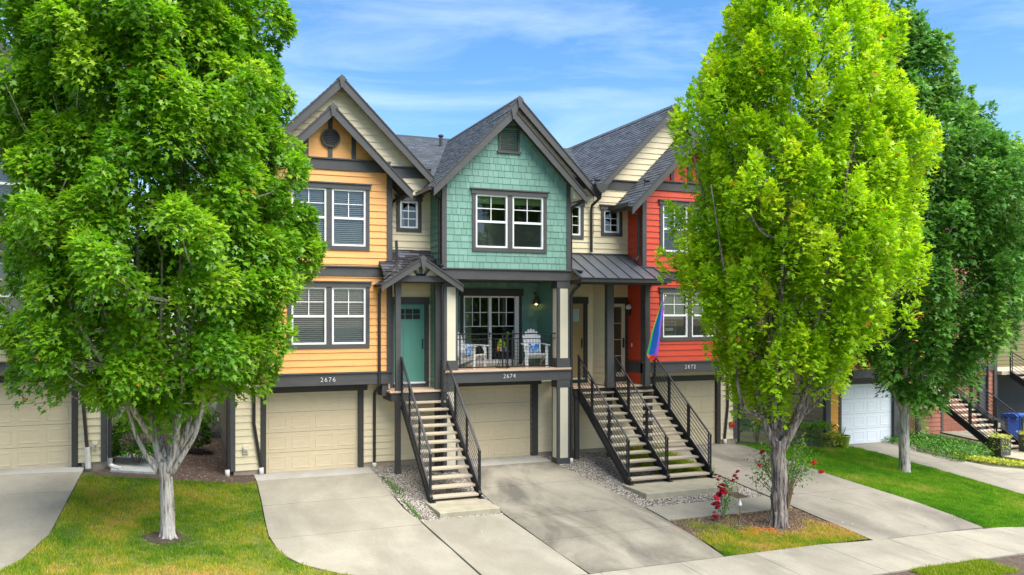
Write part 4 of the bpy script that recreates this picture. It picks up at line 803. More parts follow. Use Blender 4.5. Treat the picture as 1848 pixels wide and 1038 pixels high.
b=MB(); b.box(21.6,24.75,-.08,0,1.84,2.14,'trim_grey'); b.build('belt_beam',H5)
b=MB(); wallxz(b,-.6,rect(21.7,25.0,2.3,7.6),[(22.4,24.3,3.0,4.4),(22.4,24.3,5.6,7.0)],'gold_siding'); b.build('bay_siding',H5,fixn=False)
side_wall(H5,21.7,[(-.6,2.3),(0,2.3),(0,7.6),(-.6,7.6)],'gold_siding',name='bay_side')
b=MB(); b.box(21.68,25.02,-.66,0,2.0,2.3,'trim_grey'); b.build('belt_beam',H5)
window(H5,22.4,24.3,3.0,4.4,-.6); window(H5,22.4,24.3,5.6,7.0,-.6)
gable_roof(H5,23.76,10.25,2.75,-.35,7.5,seed=91); gable_roof(H5,23.35,9.2,2.0,-1.0,0,seed=92); main_roof(H5,21.2,26.4,z0=7.7,zr=10.2,seed=10)
downspout(H5,[(21.0,-.06,7),(21.0,-.06,-.2)])
b=MB(); b.tube([(21.45,-.03,.33),(21.45,-.12,.36),(21.5,-.16,.3)],.03,'brass'); b.box(21.40,21.52,-.045,-.02,.05,.12,'brass'); b.build('hose_tap',H5)
# brick red house, set back -------------------------------------
H6=thing('townhouse','brick red townhouse set back behind the black stairs at right','house',(31,2.7,-.8))
b=MB(); wallxz(b,2.7,[(26.4,-.8),(32.8,-.8),(32.8,7.2),(29.6,10.0),(26.4,7.2)],[(29.75,31.85,-1,1.46),(28.0,29.3,1.2,3.8),(31.0,32.3,3.45,5.0)],'brickred_siding'); b.build('siding',H6,fixn=False)
garage(H6,29.75,31.85,-.85,1.46,2.7,m='garage_brick',tr=.12,rt=.45,tm='trim_grey',hd=.16)
b=MB(); b.box(29.4,32.82,2.62,2.7,1.79,2.1,'trim_grey'); b.box(32.66,32.84,2.6,2.7,-.8,7.2,'trim_grey'); b.build('trim',H6)
window(H6,31.0,32.3,3.45,5.0,2.7,units=1); downspout(H6,[(32.25,2.6,6),(32.25,2.6,-.7)])
gable_roof(H6,29.6,10.05,3.35,2.35,10,seed=93)
b=MB(); b.box(27.5,29.4,1.9,2.7,1.1,1.2,'tread_concrete'); b.box(27.5,29.4,1.95,2.7,.85,1.1,'trim_dark'); b.build('porch_floor',H6)
b=MB(); b.box(28.1,29.0,2.64,2.69,1.2,3.3,'trim_dark'); b.build('front_door',H6)
H7=thing('townhouse','olive townhouse at the right edge behind the rear maple','house',(36,4.5,-.9))
b=MB(); wallxz(b,4.5,[(32.8,1.7),(40,1.7),(40,8.2),(36.4,11),(32.8,8.2)],[(36.9,38.6,4.5,6.6)],'olive_siding'); b.build('siding',H7,fixn=False)
b=MB(); wallxz(b,5.2,rect(32.8,40,-.9,1.7),[],'trim_dark'); b.build('lower_wall',H7,fixn=False)
b=MB(); b.box(32.85,40,4.4,4.5,4.05,4.35,'trim_grey'); b.box(32.85,40,2.4,5.2,1.6,1.75,'tread_concrete'); b.build('trim',H7)
window(H7,36.9,38.6,4.5,6.6,4.5); gable_roof(H7,36.4,11.05,3.8,4.1,10,seed=94)
# ------------------------------------------------------------------ stair pads and stairs
def pad(x0,x1,y0,y1,z0,z1,label):
    b=MB(); e=.012
    lo=[(x0,y0),(x1,y0),(x1,y1),(x0,y1)]; hi=[(x0+e,y0+e),(x1-e,y0+e),(x1-e,y1-e),(x0+e,y1-e)]
    vs=[(p,q,z0) for p,q in lo]+[(p,q,z1-e) for p,q in lo]+[(p,q,z1) for p,q in hi]
    fs=[(i,(i+1)%4,(i+1)%4+4,i+4) for i in range(4)]+[(i+4,(i+1)%4+4,(i+1)%4+8,i+8) for i in range(4)]+[(8,9,10,11)]
    b.add(vs,fs,'pad_concrete'); return tag(b.build('stair_pad'),label,None,kind='structure')
pad(5.60,7.04,-4.86,-3.45,-.6,-.24,'raised concrete pad at the foot of the teal door stairs')
pad(10.92,13.72,-4.90,-3.55,-.6,-.23,'raised concrete pad under the twin stairs')
pad(27.2,31,-2.9,-1.0,-1.3,-.80,'raised concrete pad at the foot of the brick house stairs')
def railing(par,x,ya,za,yb,zb,ht=.92,bars=6,low=.17):
    """sloping steel railing: ya/za rail end low, yb/zb rail end high; two mid posts doubled"""
    b=MB(); sl=(zb-za)/(yb-ya)
    def P(y,d=0): return (x,y,za+(y-ya)*sl-d)
    b.bar(P(ya-.01),P(yb+.01),.045,.03,'black_metal'); b.bar(P(ya,ht-.02),P(yb,ht-.02),.03,.03,'black_metal')
    L_=yb-ya
    for k in range(1,bars+1): d=ht*k/(bars+1)+.0; b.bar(P(ya+.02,d),P(yb-.02,d),.014,.014,'black_metal')
    for y_ in (ya+.02,yb-.03): b.bar(P(y_,0),P(y_,ht+low),.042,.042,'black_metal',up=(0,1,0))
    for y_ in (ya+.115,ya+L_*.36-.055,ya+L_*.36+.055,ya+L_*.70-.055,ya+L_*.70+.055,yb-.12): b.bar(P(y_,.0),P(y_,ht),.024,.024,'black_metal',up=(0,1,0))
    for y_ in (ya+L_*.36,ya+L_*.70): b.bar(P(y_,.01),P(y_,ht+.08),.036,.036,'black_metal',up=(0,1,0))
    return b.build('railing',par)
def stairs(par,xs,y0,z0,n,run,rise,yfoot,zfoot,ytop,ztop,rails=True,treadm='tread_concrete',rl=(1.02,1.14),t0=.28):
    """xs: x of the stringers; treads between neighbours"""
    sl=rise/run
    for x in xs:
        b=MB(); h=.24
        def zc(y): return z0+(y-y0)*sl-.10
        poly=[(yfoot+.03,zfoot),(yfoot+.17,zfoot),(yfoot+.17,zc(yfoot+.17)-h*.62),(ytop,zc(ytop)-h*.62),(ytop,zc(ytop)+h*.62),(yfoot+.03,zc(yfoot+.03)+h*.62)]
        b.prismyz(poly,x-.012,x+.012,'black_metal')
        b.prismyz([(yfoot+.17,zc(yfoot+.17)-h*.62),(ytop,zc(ytop)-h*.62),(ytop,zc(ytop)-h*.62+.03),(yfoot+.17,zc(yfoot+.17)-h*.62+.03)],x-.035,x+.035,'black_metal')
        b.prismyz([(yfoot+.03,zc(yfoot+.03)+h*.62-.03),(ytop,zc(ytop)+h*.62-.03),(ytop,zc(ytop)+h*.62),(yfoot+.03,zc(yfoot+.03)+h*.62)],x-.035,x+.035,'black_metal')
        b.box(x-.06,x+.09,yfoot-.03,yfoot+.2,zfoot,zfoot+.012,'black_metal'); b.build('stringer',par)
    for i in range(len(xs)-1):
        for k in range(n):
            b=MB(); yy=y0+run*k; zz=z0+rise*k; a,c=xs[i]+.04,xs[i+1]-.04
            b.prismyz([(yy,zz-.045),(yy+.006,zz-.055),(yy+t0,zz-.055),(yy+t0,zz),(yy+.008,zz),(yy,zz-.008)],a,c,treadm); b.build('tread',par)
    if rails:
        for x in xs: railing(par,x,y0+.02,z0+rl[0],ytop+.02,ztop+rl[1])
    return par
ST1=thing('staircase','single black steel stair with concrete treads up to the teal door','staircase',(6.35,-3.7,-.24))
stairs(ST1,[5.72,6.96],-3.76,-.125,12,.236,.1814,-3.84,-.24,-1.02,1.92)
ST2=thing('staircase','double width black steel stair with three railings up to the red house porch','staircase',(12.3,-3.9,-.23))
stairs(ST2,[11.07,12.25,13.62],-3.80,-.09,12,.259,.1827,-3.88,-.23,-.85,1.90,rl=(1.0,1.10))
ST3=thing('staircase','black steel stair in front of the brick red house with a letter box','staircase',(28.5,-1.1,-.8))
stairs(ST3,[27.95,29.3],-1.2,-.68,11,.28,.165,-1.28,-.8,1.9,1.18,rl=(1.02,1.02))
b=MB(); b.box(27.75,27.92,-1.35,-1.2,.05,.36,'mailbox_black'); b.box(27.78,27.89,-1.36,-1.35,.10,.26,'silver'); b.prismxz([(27.73,.36),(27.94,.36),(27.835,.42)],-1.37,-1.18,'mailbox_black'); b.build('letter_box',ST3)
ST4=thing('staircase','upper black stair at the right edge by the olive house','staircase',(34,1,-.9))
stairs(ST4,[33.35,34.6],-.6,.02,10,.29,.165,-.7,-.9,2.4,1.6,rl=(1.02,1.02))
# ------------------------------------------------------------------ foliage
def leafshape(kind):
    if kind=='maple':
        P=[(0,0),(.30,.02),(.17,.22),(.50,.42),(.20,.52),(0,1.0)]
    else: P=[(0,0),(.20,.2),(.25,.5),(.12,.82),(0,1.0)]
    q=[(-x,y) for x,y in P[1:-1]][::-1]; A=P+q
    return np.array([(x,y,-.25*abs(x)-.12*y*y) for x,y in A])
def leaves(name,pos,outw,size,m,parent,tint,droop=.5,shape='maple',seed=1,rnd=.55,origin=(0,0,0)):
    """one mesh of leaf-shaped faces; outw = outward direction of each leaf"""
    r=np.random.default_rng(seed); n=len(pos); T=leafshape(shape); k=len(T)
    yv=outw+r.normal(0,rnd,(n,3)); yv[:,2]-=droop; yv/=np.linalg.norm(yv,axis=1)[:,None]
    up=np.array([0,0,1.0])+outw*.55+r.normal(0,.33,(n,3)); zv=up-yv*(up*yv).sum(1)[:,None]; zv/=np.linalg.norm(zv,axis=1)[:,None]; xv=np.cross(yv,zv)
    s=size*r.uniform(.55,1.3,n); xs_=r.uniform(.65,1.15,n); cu_=r.uniform(-.4,1.9,n)
    P=(T[None,:,0,None]*xs_[:,None,None]*xv[:,None,:]+T[None,:,1,None]*yv[:,None,:]+T[None,:,2,None]*cu_[:,None,None]*zv[:,None,:])*s[:,None,None]+pos[:,None,:]-np.array(origin)
    P=P.reshape(-1,3); F=np.arange(n*k).reshape(n,k)
    return fastmesh(name,P,F,tint,m,parent=parent)
def crown(par,name,env,lean,cl_n,per,cl_r,size,m,seed,up=.6,rot=0,gaps=(),inner=.12,drp=.5,asym=None,tb=0,minfrac=.55,tipup=.25):
    """env: (z,radius) profile; clumps of leaves are strung through the outer half of that volume.
       Each clump is a tuft: leaves over its upper and outer sides, none in a shell."""
    r=np.random.default_rng(seed); zs=np.array([e[0] for e in env]);rs=np.array([e[1] for e in env])
    w_=rs**1.3+.15; cdf=np.concatenate([[0],np.cumsum((w_[1:]+w_[:-1])/2*np.diff(zs))]); cdf/=cdf[-1]
    cz=np.interp(r.uniform(0,1,cl_n),cdf,zs); ca=r.uniform(0,2*PI,cl_n); fr=np.sqrt(r.uniform(minfrac**2,1.0,cl_n)); 
    lump=1+.12*np.sin(ca*3+cz*1.7+seed)+.09*np.sin(ca*5-cz*2.9+seed*2)+.06*np.sin(ca*9+cz*4)
    rad=np.interp(cz,zs,rs)*fr*lump
    lx=np.interp(cz,[l[0] for l in lean],[l[1] for l in lean]); ly=np.interp(cz,[l[0] for l in lean],[l[2] for l in lean])
    C=np.stack([lx+np.cos(ca)*rad,ly+np.sin(ca)*rad,cz],1)
    keep=np.ones(cl_n,bool)
    for g in gaps: keep&=((C[:,0]-g[0])**2/g[3]**2+(C[:,1]-g[1])**2/g[4]**2+(C[:,2]-g[2])**2/g[5]**2)>1
    C=C[keep]; ca=ca[keep]; nC=len(C)
    out=np.stack([np.cos(ca),np.sin(ca),np.full(nC,up)],1); out/=np.linalg.norm(out,axis=1)[:,None]
    sc=r.uniform(.65,1.3,nC)
    idx=np.repeat(np.arange(nC),(per*sc).astype(int)); n=len(idx)
    d=r.normal(0,1,(n,3)); d/=np.linalg.norm(d,axis=1)[:,None]
    flip=((d*out[idx]).sum(1)<-.25); d[flip]*=-1
    rr=r.uniform(.25,1,n)**.5
    el=np.array([cl_r[0],cl_r[0],cl_r[1]])
    # tufts taper to a tip along their growth direction
    along=(d*out[idx]).sum(1); shrink=1-.35*np.clip(along,0,1)
    pos=C[idx]+d*el*rr[:,None]*sc[idx][:,None]*shrink[:,None]+out[idx]*(np.clip(along,0,1)**2*cl_r[1]*tipup)[:,None]
    outd=d*.7+out[idx]*.5
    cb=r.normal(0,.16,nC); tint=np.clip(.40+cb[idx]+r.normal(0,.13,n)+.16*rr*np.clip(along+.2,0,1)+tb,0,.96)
    odd=r.uniform(0,1,n)<.004; tint[odd]=1
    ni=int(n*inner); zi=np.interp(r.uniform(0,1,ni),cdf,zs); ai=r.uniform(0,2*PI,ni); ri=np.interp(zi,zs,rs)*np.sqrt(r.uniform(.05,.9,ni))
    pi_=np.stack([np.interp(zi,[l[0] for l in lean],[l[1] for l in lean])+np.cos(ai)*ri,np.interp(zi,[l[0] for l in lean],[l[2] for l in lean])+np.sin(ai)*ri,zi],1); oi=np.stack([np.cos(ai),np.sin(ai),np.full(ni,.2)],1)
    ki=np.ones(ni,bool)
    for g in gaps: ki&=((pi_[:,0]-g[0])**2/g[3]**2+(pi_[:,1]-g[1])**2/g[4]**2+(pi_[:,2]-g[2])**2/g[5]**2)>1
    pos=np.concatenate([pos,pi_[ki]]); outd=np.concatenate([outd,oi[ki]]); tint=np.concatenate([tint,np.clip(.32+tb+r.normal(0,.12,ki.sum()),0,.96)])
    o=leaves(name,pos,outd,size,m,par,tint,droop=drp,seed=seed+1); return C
def spline(P,n=10):
    P=[np.array(p,float) for p in P]; P=[2*P[0]-P[1]]+P+[2*P[-1]-P[-2]]; o=[]
    for i in range(1,len(P)-2):
        for k in range(n):
            t=k/n; a,b_,c,d=P[i-1],P[i],P[i+1],P[i+2]
            o.append(.5*((2*b_)+(-a+c)*t+(2*a-5*b_+4*c-d)*t*t+(-a+3*b_-3*c+d)*t**3))
    o.append(P[-2]); return o
def limb(mb,P,r0,r1,m,n=9,wob=.06,pw=.8,k=6):
    Q=spline(P,k); L_=len(Q); mb.tube([tuple(q) for q in Q],[r0+(r1-r0)*(i/(L_-1))**pw for i in range(L_)],m,n=n,wob=wob)
def twigs(mb,hubs,C,m,r,every=3,rmax=.035,seed=1):
    rd=random.Random(seed)
    for i,c in enumerate(C):
        if i%every: continue
        c=np.array(c); best=min(hubs,key=lambda h: np.linalg.norm(np.array(h)-c)+(2 if h[2]>c[2]-.2 else 0)); h=np.array(best); mid=h*.45+c*.55+np.array([rd.uniform(-.15,.15),rd.uniform(-.15,.15),-.12-.05*np.linalg.norm(c-h)])
        limb(mb,[h,mid,c],rmax*rd.uniform(.6,1),.007,m,n=5,wob=0,k=3)
YAW=R(-22.14)
# left maple ------------------------------------------------------
T1=thing('maple_tree','large mid green maple with pale forked trunk in the left lawn','tree',(-.05,-5.13,-.16),YAW,'street maples')
m='bark_pale'; b=MB(); limb(b,[(0,0,-.08),(.0,0,.12),(.0,0,.5),(-.02,0,.95),(-.05,0,1.3),(-.06,0,1.5)],.16,.12,m,n=20,wob=.035,pw=.35)
for i in range(7): a=i*.9; limb(b,[(math.cos(a)*.09,math.sin(a)*.09,.25),(math.cos(a)*.13,math.sin(a)*.13,.06),(math.cos(a)*.22,math.sin(a)*.22,-.05)],.05,.02,m,n=7,k=3)
main=[([(-.08,0,1.15),(-.32,-.1,1.55),(-.55,-.2,2.1),(-.66,-.3,2.7),(-.8,-.4,3.6),(-1.2,-.5,5.2),(-1.5,-.6,6.8)],.052,.025),
([(-.08,.05,1.25),(-.26,.1,1.75),(-.40,.15,2.5),(-.5,.2,3.4),(-.7,.3,5),(-.8,.4,8)],.08,.025),
([(-.02,.1,1.3),(-.0,.25,2.0),(.0,.35,3.0),(.1,.4,5),(.1,.4,8),(.05,.3,11)],.085,.025),
([(.02,-.05,1.3),(.18,-.1,1.75),(.22,-.15,2.2),(.08,-.2,2.7),(.0,-.3,3.6),(.1,-.5,5.5)],.055,.02),
([(.06,0,1.25),(.30,-.0,1.62),(.56,-.05,2.05),(.72,-.1,2.6),(.84,-.15,3.3),(1.2,-.2,4.8),(1.6,-.2,6.6)],.058,.025),
([(.04,.05,1.35),(.22,.2,1.9),(.38,.4,2.7),(.55,.6,4.2),(.9,.8,6.5)],.06,.03),
([(-.05,.1,1.4),(-.5,.6,2.6),(-.9,1.1,4.4),(-1.3,1.5,6.8)],.06,.03),([(.0,.1,1.4),(.5,.7,2.6),(.9,1.3,4.4),(1.2,1.6,6.6)],.06,.03),
([(.22,-.1,1.9),(.45,-.5,2.7),(.8,-1.1,3.8),(1.3,-1.6,5)],.05,.02),([(-.3,0,1.9),(-.6,-.7,3.0),(-1.1,-1.4,4.4),(-1.4,-1.7,6)],.06,.02)]
hubs=[]
for P,a,c in main: limb(b,P,a,c,m,n=10); hubs+= [tuple(q) for q in spline(P,3)]
env1=[(2.4,.2),(2.8,.75),(3.05,1.8),(3.45,2.3),(3.9,2.45),(4.6,2.6),(5.3,2.85),(5.9,2.65),(6.6,2.6),(7.6,2.6),(8.6,2.6),(9.8,2.55),(10.8,2.3),(11.8,1.8),(12.7,.9),(13.1,.2)]
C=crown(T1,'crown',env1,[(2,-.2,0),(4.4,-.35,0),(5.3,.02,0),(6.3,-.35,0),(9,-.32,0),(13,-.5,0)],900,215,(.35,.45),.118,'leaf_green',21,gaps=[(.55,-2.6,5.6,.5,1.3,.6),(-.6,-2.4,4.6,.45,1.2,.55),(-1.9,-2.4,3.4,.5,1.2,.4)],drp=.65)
twigs(b,hubs,C,m,.03,every=3); tr=b.build('trunk',T1,local=True,smooth=True)
# lime maple --------------------------------------------------------
T2=thing('maple_tree','tall lime green maple with dark rugged trunk on the island by the red house','tree',(12.80,-7.52,-.60),YAW,'street maples')
m='bark_grey'; b=MB(); limb(b,[(0,0,-.08),(.02,0,.15),(-.01,0,.6),(.02,0,1.1),(-.02,0,1.6),(-.0,0,1.95)],.225,.16,m,n=24,wob=.06,pw=.3)
for i in range(8): a=i*.8; limb(b,[(math.cos(a)*.13,math.sin(a)*.13,.35),(math.cos(a)*.18,math.sin(a)*.18,.08),(math.cos(a)*.28,math.sin(a)*.28,-.05)],.06,.02,m,n=7,k=3)
main=[([(.05,0,1.75),(.30,-.05,2.25),(.56,-.1,2.8),(.68,-.1,3.3),(.72,-.1,4.2),(.7,0,6),(.75,.1,8.5),(.7,.1,11)],.13,.03),
([(.60,-.1,2.85),(.9,-.15,3.15),(1.25,-.2,3.5),(1.5,-.2,4.1),(1.75,-.2,5.4),(1.9,-.1,7.5)],.085,.03),
([(.45,-.1,2.5),(.72,-.2,2.75),(.95,-.3,3.05)],.05,.02),([(.55,-.1,2.9),(.45,-.2,3.3),(.35,-.3,3.9),(.3,-.4,5)],.05,.02),
([(-.08,0,1.8),(-.18,.0,2.5),(-.22,.05,3.1),(-.1,.1,3.9),(.1,.1,6),(.1,.1,9.5),(.2,0,12)],.11,.03),
([(-.12,-.05,1.8),(-.35,-.1,2.4),(-.5,-.1,3.0),(-.62,-.1,3.8),(-.8,-.1,5.5),(-1.1,-.1,8)],.08,.025),
([(-.12,-.05,2.2),(-.05,-.2,2.9),(-.2,-.35,3.7),(-.3,-.5,5)],.06,.02),([(-.4,-.2,2.5),(-.85,-.35,2.7),(-1.05,-.4,3.3),(-1.15,-.5,4.2),(-1.4,-.6,6)],.05,.02),
([(0,.1,1.9),(.3,.7,3),(.5,1.2,5),(.8,1.5,8)],.10,.03),([(0,.1,1.9),(-.4,.8,3.2),(-.8,1.3,5.5),(-1,1.5,8)],.09,.03),([(.3,-.1,2.4),(.5,-.8,3.6),(.7,-1.4,5.5),(.9,-1.7,8)],.07,.02),([(-.2,-.1,2.4),(-.3,-.9,3.6),(-.4,-1.5,5.5),(-.5,-1.8,8)],.07,.02)]
hubs=[]
for P,a,c in main: limb(b,P,a,c,m,n=10,wob=.09); hubs+=[tuple(q) for q in spline(P,3)]
rd=random.Random(4)
for i in range(16):
    a=i*2*PI/16+.2; r_=rd.uniform(1.5,2.4); z_=rd.uniform(4.5,7); limb(b,[(math.cos(a)*.5,math.sin(a)*.5,3.6),(math.cos(a)*r_*.7,math.sin(a)*r_*.7,z_),(math.cos(a)*r_,math.sin(a)*r_,z_+2.6)],.04,.012,m,n=6,wob=0,k=4)
env2=[(2.6,.3),(3.0,.9),(3.6,1.5),(4.2,1.85),(4.9,2.15),(5.6,2.35),(6.6,2.48),(7.8,2.48),(9.0,2.35),(10.2,2.1),(11.3,1.6),(12.4,1.0),(13.3,.3)]
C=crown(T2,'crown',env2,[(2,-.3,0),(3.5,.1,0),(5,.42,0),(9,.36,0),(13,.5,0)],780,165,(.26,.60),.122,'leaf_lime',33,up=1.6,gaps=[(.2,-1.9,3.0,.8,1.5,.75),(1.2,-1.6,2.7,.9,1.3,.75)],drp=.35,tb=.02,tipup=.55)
twigs(b,hubs,C,m,.03,every=3); b.build('trunk',T2,local=True,smooth=True)
# rear maple ----------------------------------------------------------
T3=thing('maple_tree','dark green maple with slim pale trunk in the right hand lawn','tree',(20.75,-3.69,-.62),YAW,'street maples')
m='bark_pale'; b=MB(); limb(b,[(0,0,-.08),(0,0,.15),(-.02,0,.7),(-.03,0,1.4),(0,0,1.9),(0,0,2.2)],.19,.14,m,n=18,wob=.04,pw=.35)
main=[([(-.05,0,1.9),(-.3,0,2.5),(-.5,0,3.2),(-.8,0,4.6),(-1.2,0,7)],.11,.03),([(0,.05,1.9),(.02,.1,2.8),(0,.1,4),(-.1,.1,7),(-.2,.1,11),(-.2,0,14)],.15,.03),([(.05,0,1.95),(.3,0,2.4),(.5,-.05,3.0),(.7,-.1,4),(1.2,-.1,6.5)],.11,.03),([(0,0,2.1),(.3,.7,3.2),(.6,1.4,6)],.09,.03),([(0,0,2.1),(-.3,-.7,3.4),(-.6,-1.3,6)],.08,.03)]
hubs=[]
for P,a,c in main: limb(b,P,a,c,m,n=9); hubs+=[tuple(q) for q in spline(P,3)]
env3=[(2.1,.4),(2.6,1.1),(3.3,1.6),(4.2,2.2),(5.4,2.85),(7.0,3.2),(8.4,3.1),(9.4,2.6),(10.4,2.0),(11.4,1.5),(12.6,1.0),(13.6,.5),(14.3,.15)]
C=crown(T3,'crown',env3,[(2,.5,0),(5,.55,0),(9,.35,0),(12,-.1,0),(15,-.4,0)],620,135,(.42,.54),.165,'leaf_dark',47,drp=.6,up=.8,minfrac=.5,tipup=.4)
twigs(b,hubs,C,m,.03,every=4); b.build('trunk',T3,local=True,smooth=True)
# ------------------------------------------------------------------ shrubs and flowers
def shrub(name,label,cat,loc,rx,ry,rz,n,size,m,seed,group=None,zc=None,shape='oval',stems=8):
    t=thing(name,label,cat,loc,0,group); r=np.random.default_rng(seed); zc=zc if zc is not None else rz*.95
    d=r.normal(0,1,(n,3)); d/=np.linalg.norm(d,axis=1)[:,None]; d[:,2]=np.where(d[:,2]<-.5,-d[:,2],d[:,2])
    lump=1+.12*np.sin(d[:,0]*6+seed)+.12*np.sin(d[:,1]*7+d[:,2]*5+seed)
    rr=r.uniform(.55,1,n)**.5*lump; pos=d*np.array([rx,ry,rz])*rr[:,None]+np.array([0,0,zc])
    leaves('foliage',pos,d,size,m,t,np.clip(.58+.35*d[:,2]*rr+r.normal(0,.2,n),0,1),droop=.1,shape=shape,seed=seed)  # leaf tint goes from darker low down to paler at the top
    b=MB(); rd=random.Random(seed)
    for i in range(stems):
        a=rd.uniform(0,2*PI); k=rd.uniform(.3,.8); b.tube([(0.03*math.cos(a),.03*math.sin(a),-.05),(rx*k*.5*math.cos(a),ry*k*.5*math.sin(a),zc*.6),(rx*k*math.cos(a),ry*k*math.sin(a),zc*1.1)],[.014,.010,.004],'stem_brown',n=5)
    b.build('stems',t,local=True); return t
def bloom_mesh(r_,m,seed=1):
    b=MB(); rd=random.Random(seed)
    for ring,(k,rr,zz,tilt) in enumerate(((6,.95,.0,.45),(5,.65,.18,.9),(4,.35,.30,1.3))):
        for i in range(k):
            a=2*PI*i/k+ring*.5+rd.uniform(-.1,.1); c,s_=math.cos(a),math.sin(a); w_=rr*.75
            pts=[(.1,-w_*.3,zz-.2),(.1,w_*.3,zz-.2),(rr*.8,w_*.65,zz+tilt*.25),(rr*1.05,0,zz+tilt*.35),(rr*.8,-w_*.65,zz+tilt*.25)]
            b.add([((x*c-y*s_)*r_,(x*s_+y*c)*r_,z*r_) for x,y,z in pts],[(0,1,2,3,4)],m)
    b.lathe((0,0,-.1*r_),[(.05*r_,-.1*r_),(.55*r_,.05*r_),(.6*r_,.3*r_),(.3*r_,.5*r_)],m,n=8)
    return b
def blooms(par,pts,r_,m,seed=1):
    o=bloom_mesh(r_,m,seed).build('bloom',par,local=True,fixn=False); me=o.data; rd=random.Random(seed)
    for i,p in enumerate(pts):
        q=o if i==0 else bpy.data.objects.new('bloom',me)
        if i: S.collection.objects.link(q); q.parent=par
        q.location=p; q.rotation_euler=(rd.uniform(-.6,.9),rd.uniform(-.5,.5),rd.uniform(0,6)); s_=rd.uniform(.75,1.25); q.scale=(s_,s_,s_)
shrub('round_shrub','rounded dark green shrub with bright tips by the sage house corner','shrub',(-.80,.75,.36),.62,.6,.62,6000,.09,'leaf_shrub',5,group='shrubs between the houses')
shrub('round_shrub','small rounded green shrub on the mulch behind the left maple trunk','shrub',(.62,3.0,.22),.5,.5,.5,3600,.085,'leaf_shrub',6,group='shrubs between the houses')
shrub('leafy_shrub','loose broad leaved green shrub farther up the mulch slope','shrub',(1.2,6.2,.25),.75,.6,.9,1300,.13,'leaf_green',7)
# cream roses at the corner of the red house
t=shrub('rose_bush','cream and pink rose bush at the right corner of the red house','rose bush',(18.2,.05,-.12),.62,.5,.85,2300,.085,'leaf_shrub',8)
rd=random.Random(3); P=[(rd.uniform(-.6,.5),-.45-rd.uniform(0,.1),rd.uniform(.5,1.6)) for i in range(15)]; blooms(t,P,.075,'bloom_cream',4); blooms(t,[(-.1,-.55,1.0),(-.5,-.45,1.65)],.085,'bloom_pink',5)
shrub('leafy_shrub','low yellow green shrub in front of the taupe side wall','shrub',(19.9,.0,-.3),.75,.4,.42,1300,.08,'leaf_shrub',9)
shrub('leafy_shrub','airy green shrub right of the tall grass near the gold corner','shrub',(20.5,-.4,-.35),.6,.4,.45,1300,.075,'leaf_shrub',10)
shrub('golden_shrub','low golden leaved shrub beside the green pot','shrub',(21.0,-.35,-.38),.42,.3,.28,1200,.06,'leaf_gold',11)
def blades(name,label,cat,loc,n,ln,m,seed,w_=.03,arch=.6):
    t=thing(name,label,cat,loc); rd=random.Random(seed); b=MB()
    for i in range(n):
        a=rd.uniform(0,2*PI); l=ln*rd.uniform(.6,1.1); k=rd.uniform(.2,1)*arch; px_,py_=-math.sin(a)*w_/2,math.cos(a)*w_/2; prev=None; vs=[]
        for j in range(5):
            s_=j/4; r_=l*k*s_**1.4; z_=l*(s_-.5*k*s_*s_); ww=(1-s_*.95)
            vs+=[(math.cos(a)*r_+px_*ww,math.sin(a)*r_+py_*ww,z_),(math.cos(a)*r_-px_*ww,math.sin(a)*r_-py_*ww,z_)]
        b.add(vs,[(2*j,2*j+1,2*j+3,2*j+2) for j in range(4)],m,rd.uniform(.1,.9))
    b.build('leaf_blades',t,local=True,fixn=False); return t
blades('ornamental_grass','tuft of long arching green grass against the taupe side wall','grass plant',(20.4,1.0,-.35),150,1.25,'leaf_shrub',2)
# red roses by the island
RB=thing('rose_bush','thorny rose bush with a few red blooms behind the lime maple trunk','rose bush',(13.45,-6.95,-.52))
b=MB(); rd=random.Random(12); tips=[]
for i in range(26):
    a=rd.uniform(0,2*PI); k=rd.uniform(.25,1.0); t_=(math.cos(a)*.85*k,math.sin(a)*.7*k,rd.uniform(.9,1.75)); tips.append(t_)
    b.tube([(math.cos(a)*.05,math.sin(a)*.05,-.05),(t_[0]*.35,t_[1]*.35,t_[2]*.5),(t_[0]*.8,t_[1]*.8,t_[2]*.85),t_],[.020,.013,.008,.004],'stem_brown',n=5)
b.build('stems',RB,local=True)
r=np.random.default_rng(8); n=2400; ti=np.array(tips)[r.integers(0,len(tips),n)]; pos=ti*r.uniform(.72,1.05,n)[:,None]+r.normal(0,.14,(n,3)); 
leaves('foliage',pos,r.normal(0,1,(n,3))*.5+np.array([0,0,.3]),.062,'leaf_shrub',RB,np.clip(r.normal(.6,.25,n),0,1),droop=.1,shape='oval',seed=3)
blooms(RB,[(-1.0,-.3,1.28),(-.85,-.25,1.56),(-.52,-.2,1.42),(.55,-.35,1.22),(.82,-.3,1.0)],.092,'bloom_red',2)
b=MB(); 
for i in range(5): b.tube([(-.3,0,.8),(-.6-.1*i,-.15,1.0+.1*i),(-.98+.1*i,-.28,1.1+.1*i)],[.008,.006,.003],'stem_green',n=5)
b.build('side_stem',RB,local=True)
RC=thing('rose_bush','small rose plant with crimson bloom clusters at the island corner','rose bush',(11.85,-6.75,-.50))
b=MB(); rd=random.Random(5)
for P in ([(0,0,0),(-.05,0,.4),(-.22,-.02,.85)],[(0,0,0),(-.15,0,.35),(-.32,0,.55)],[(0,0,0),(.04,0,.5),(.05,0,.95)],[(.5,0,-.02),(.42,0,.5),(.33,0,.98)],[(0,0,0),(.15,0,.4),(.28,0,.8)]): b.tube(P,[.010,.007,.004],'stem_green',n=5)
b.build('stems',RC,local=True); P=[]
for i in range(22): s_=rd.random(); P.append((-.38+.34*s_*rd.uniform(.8,1.1)+rd.uniform(-.06,.06),-.05+rd.uniform(-.08,.05),.02+.75*s_+rd.uniform(-.05,.05)))
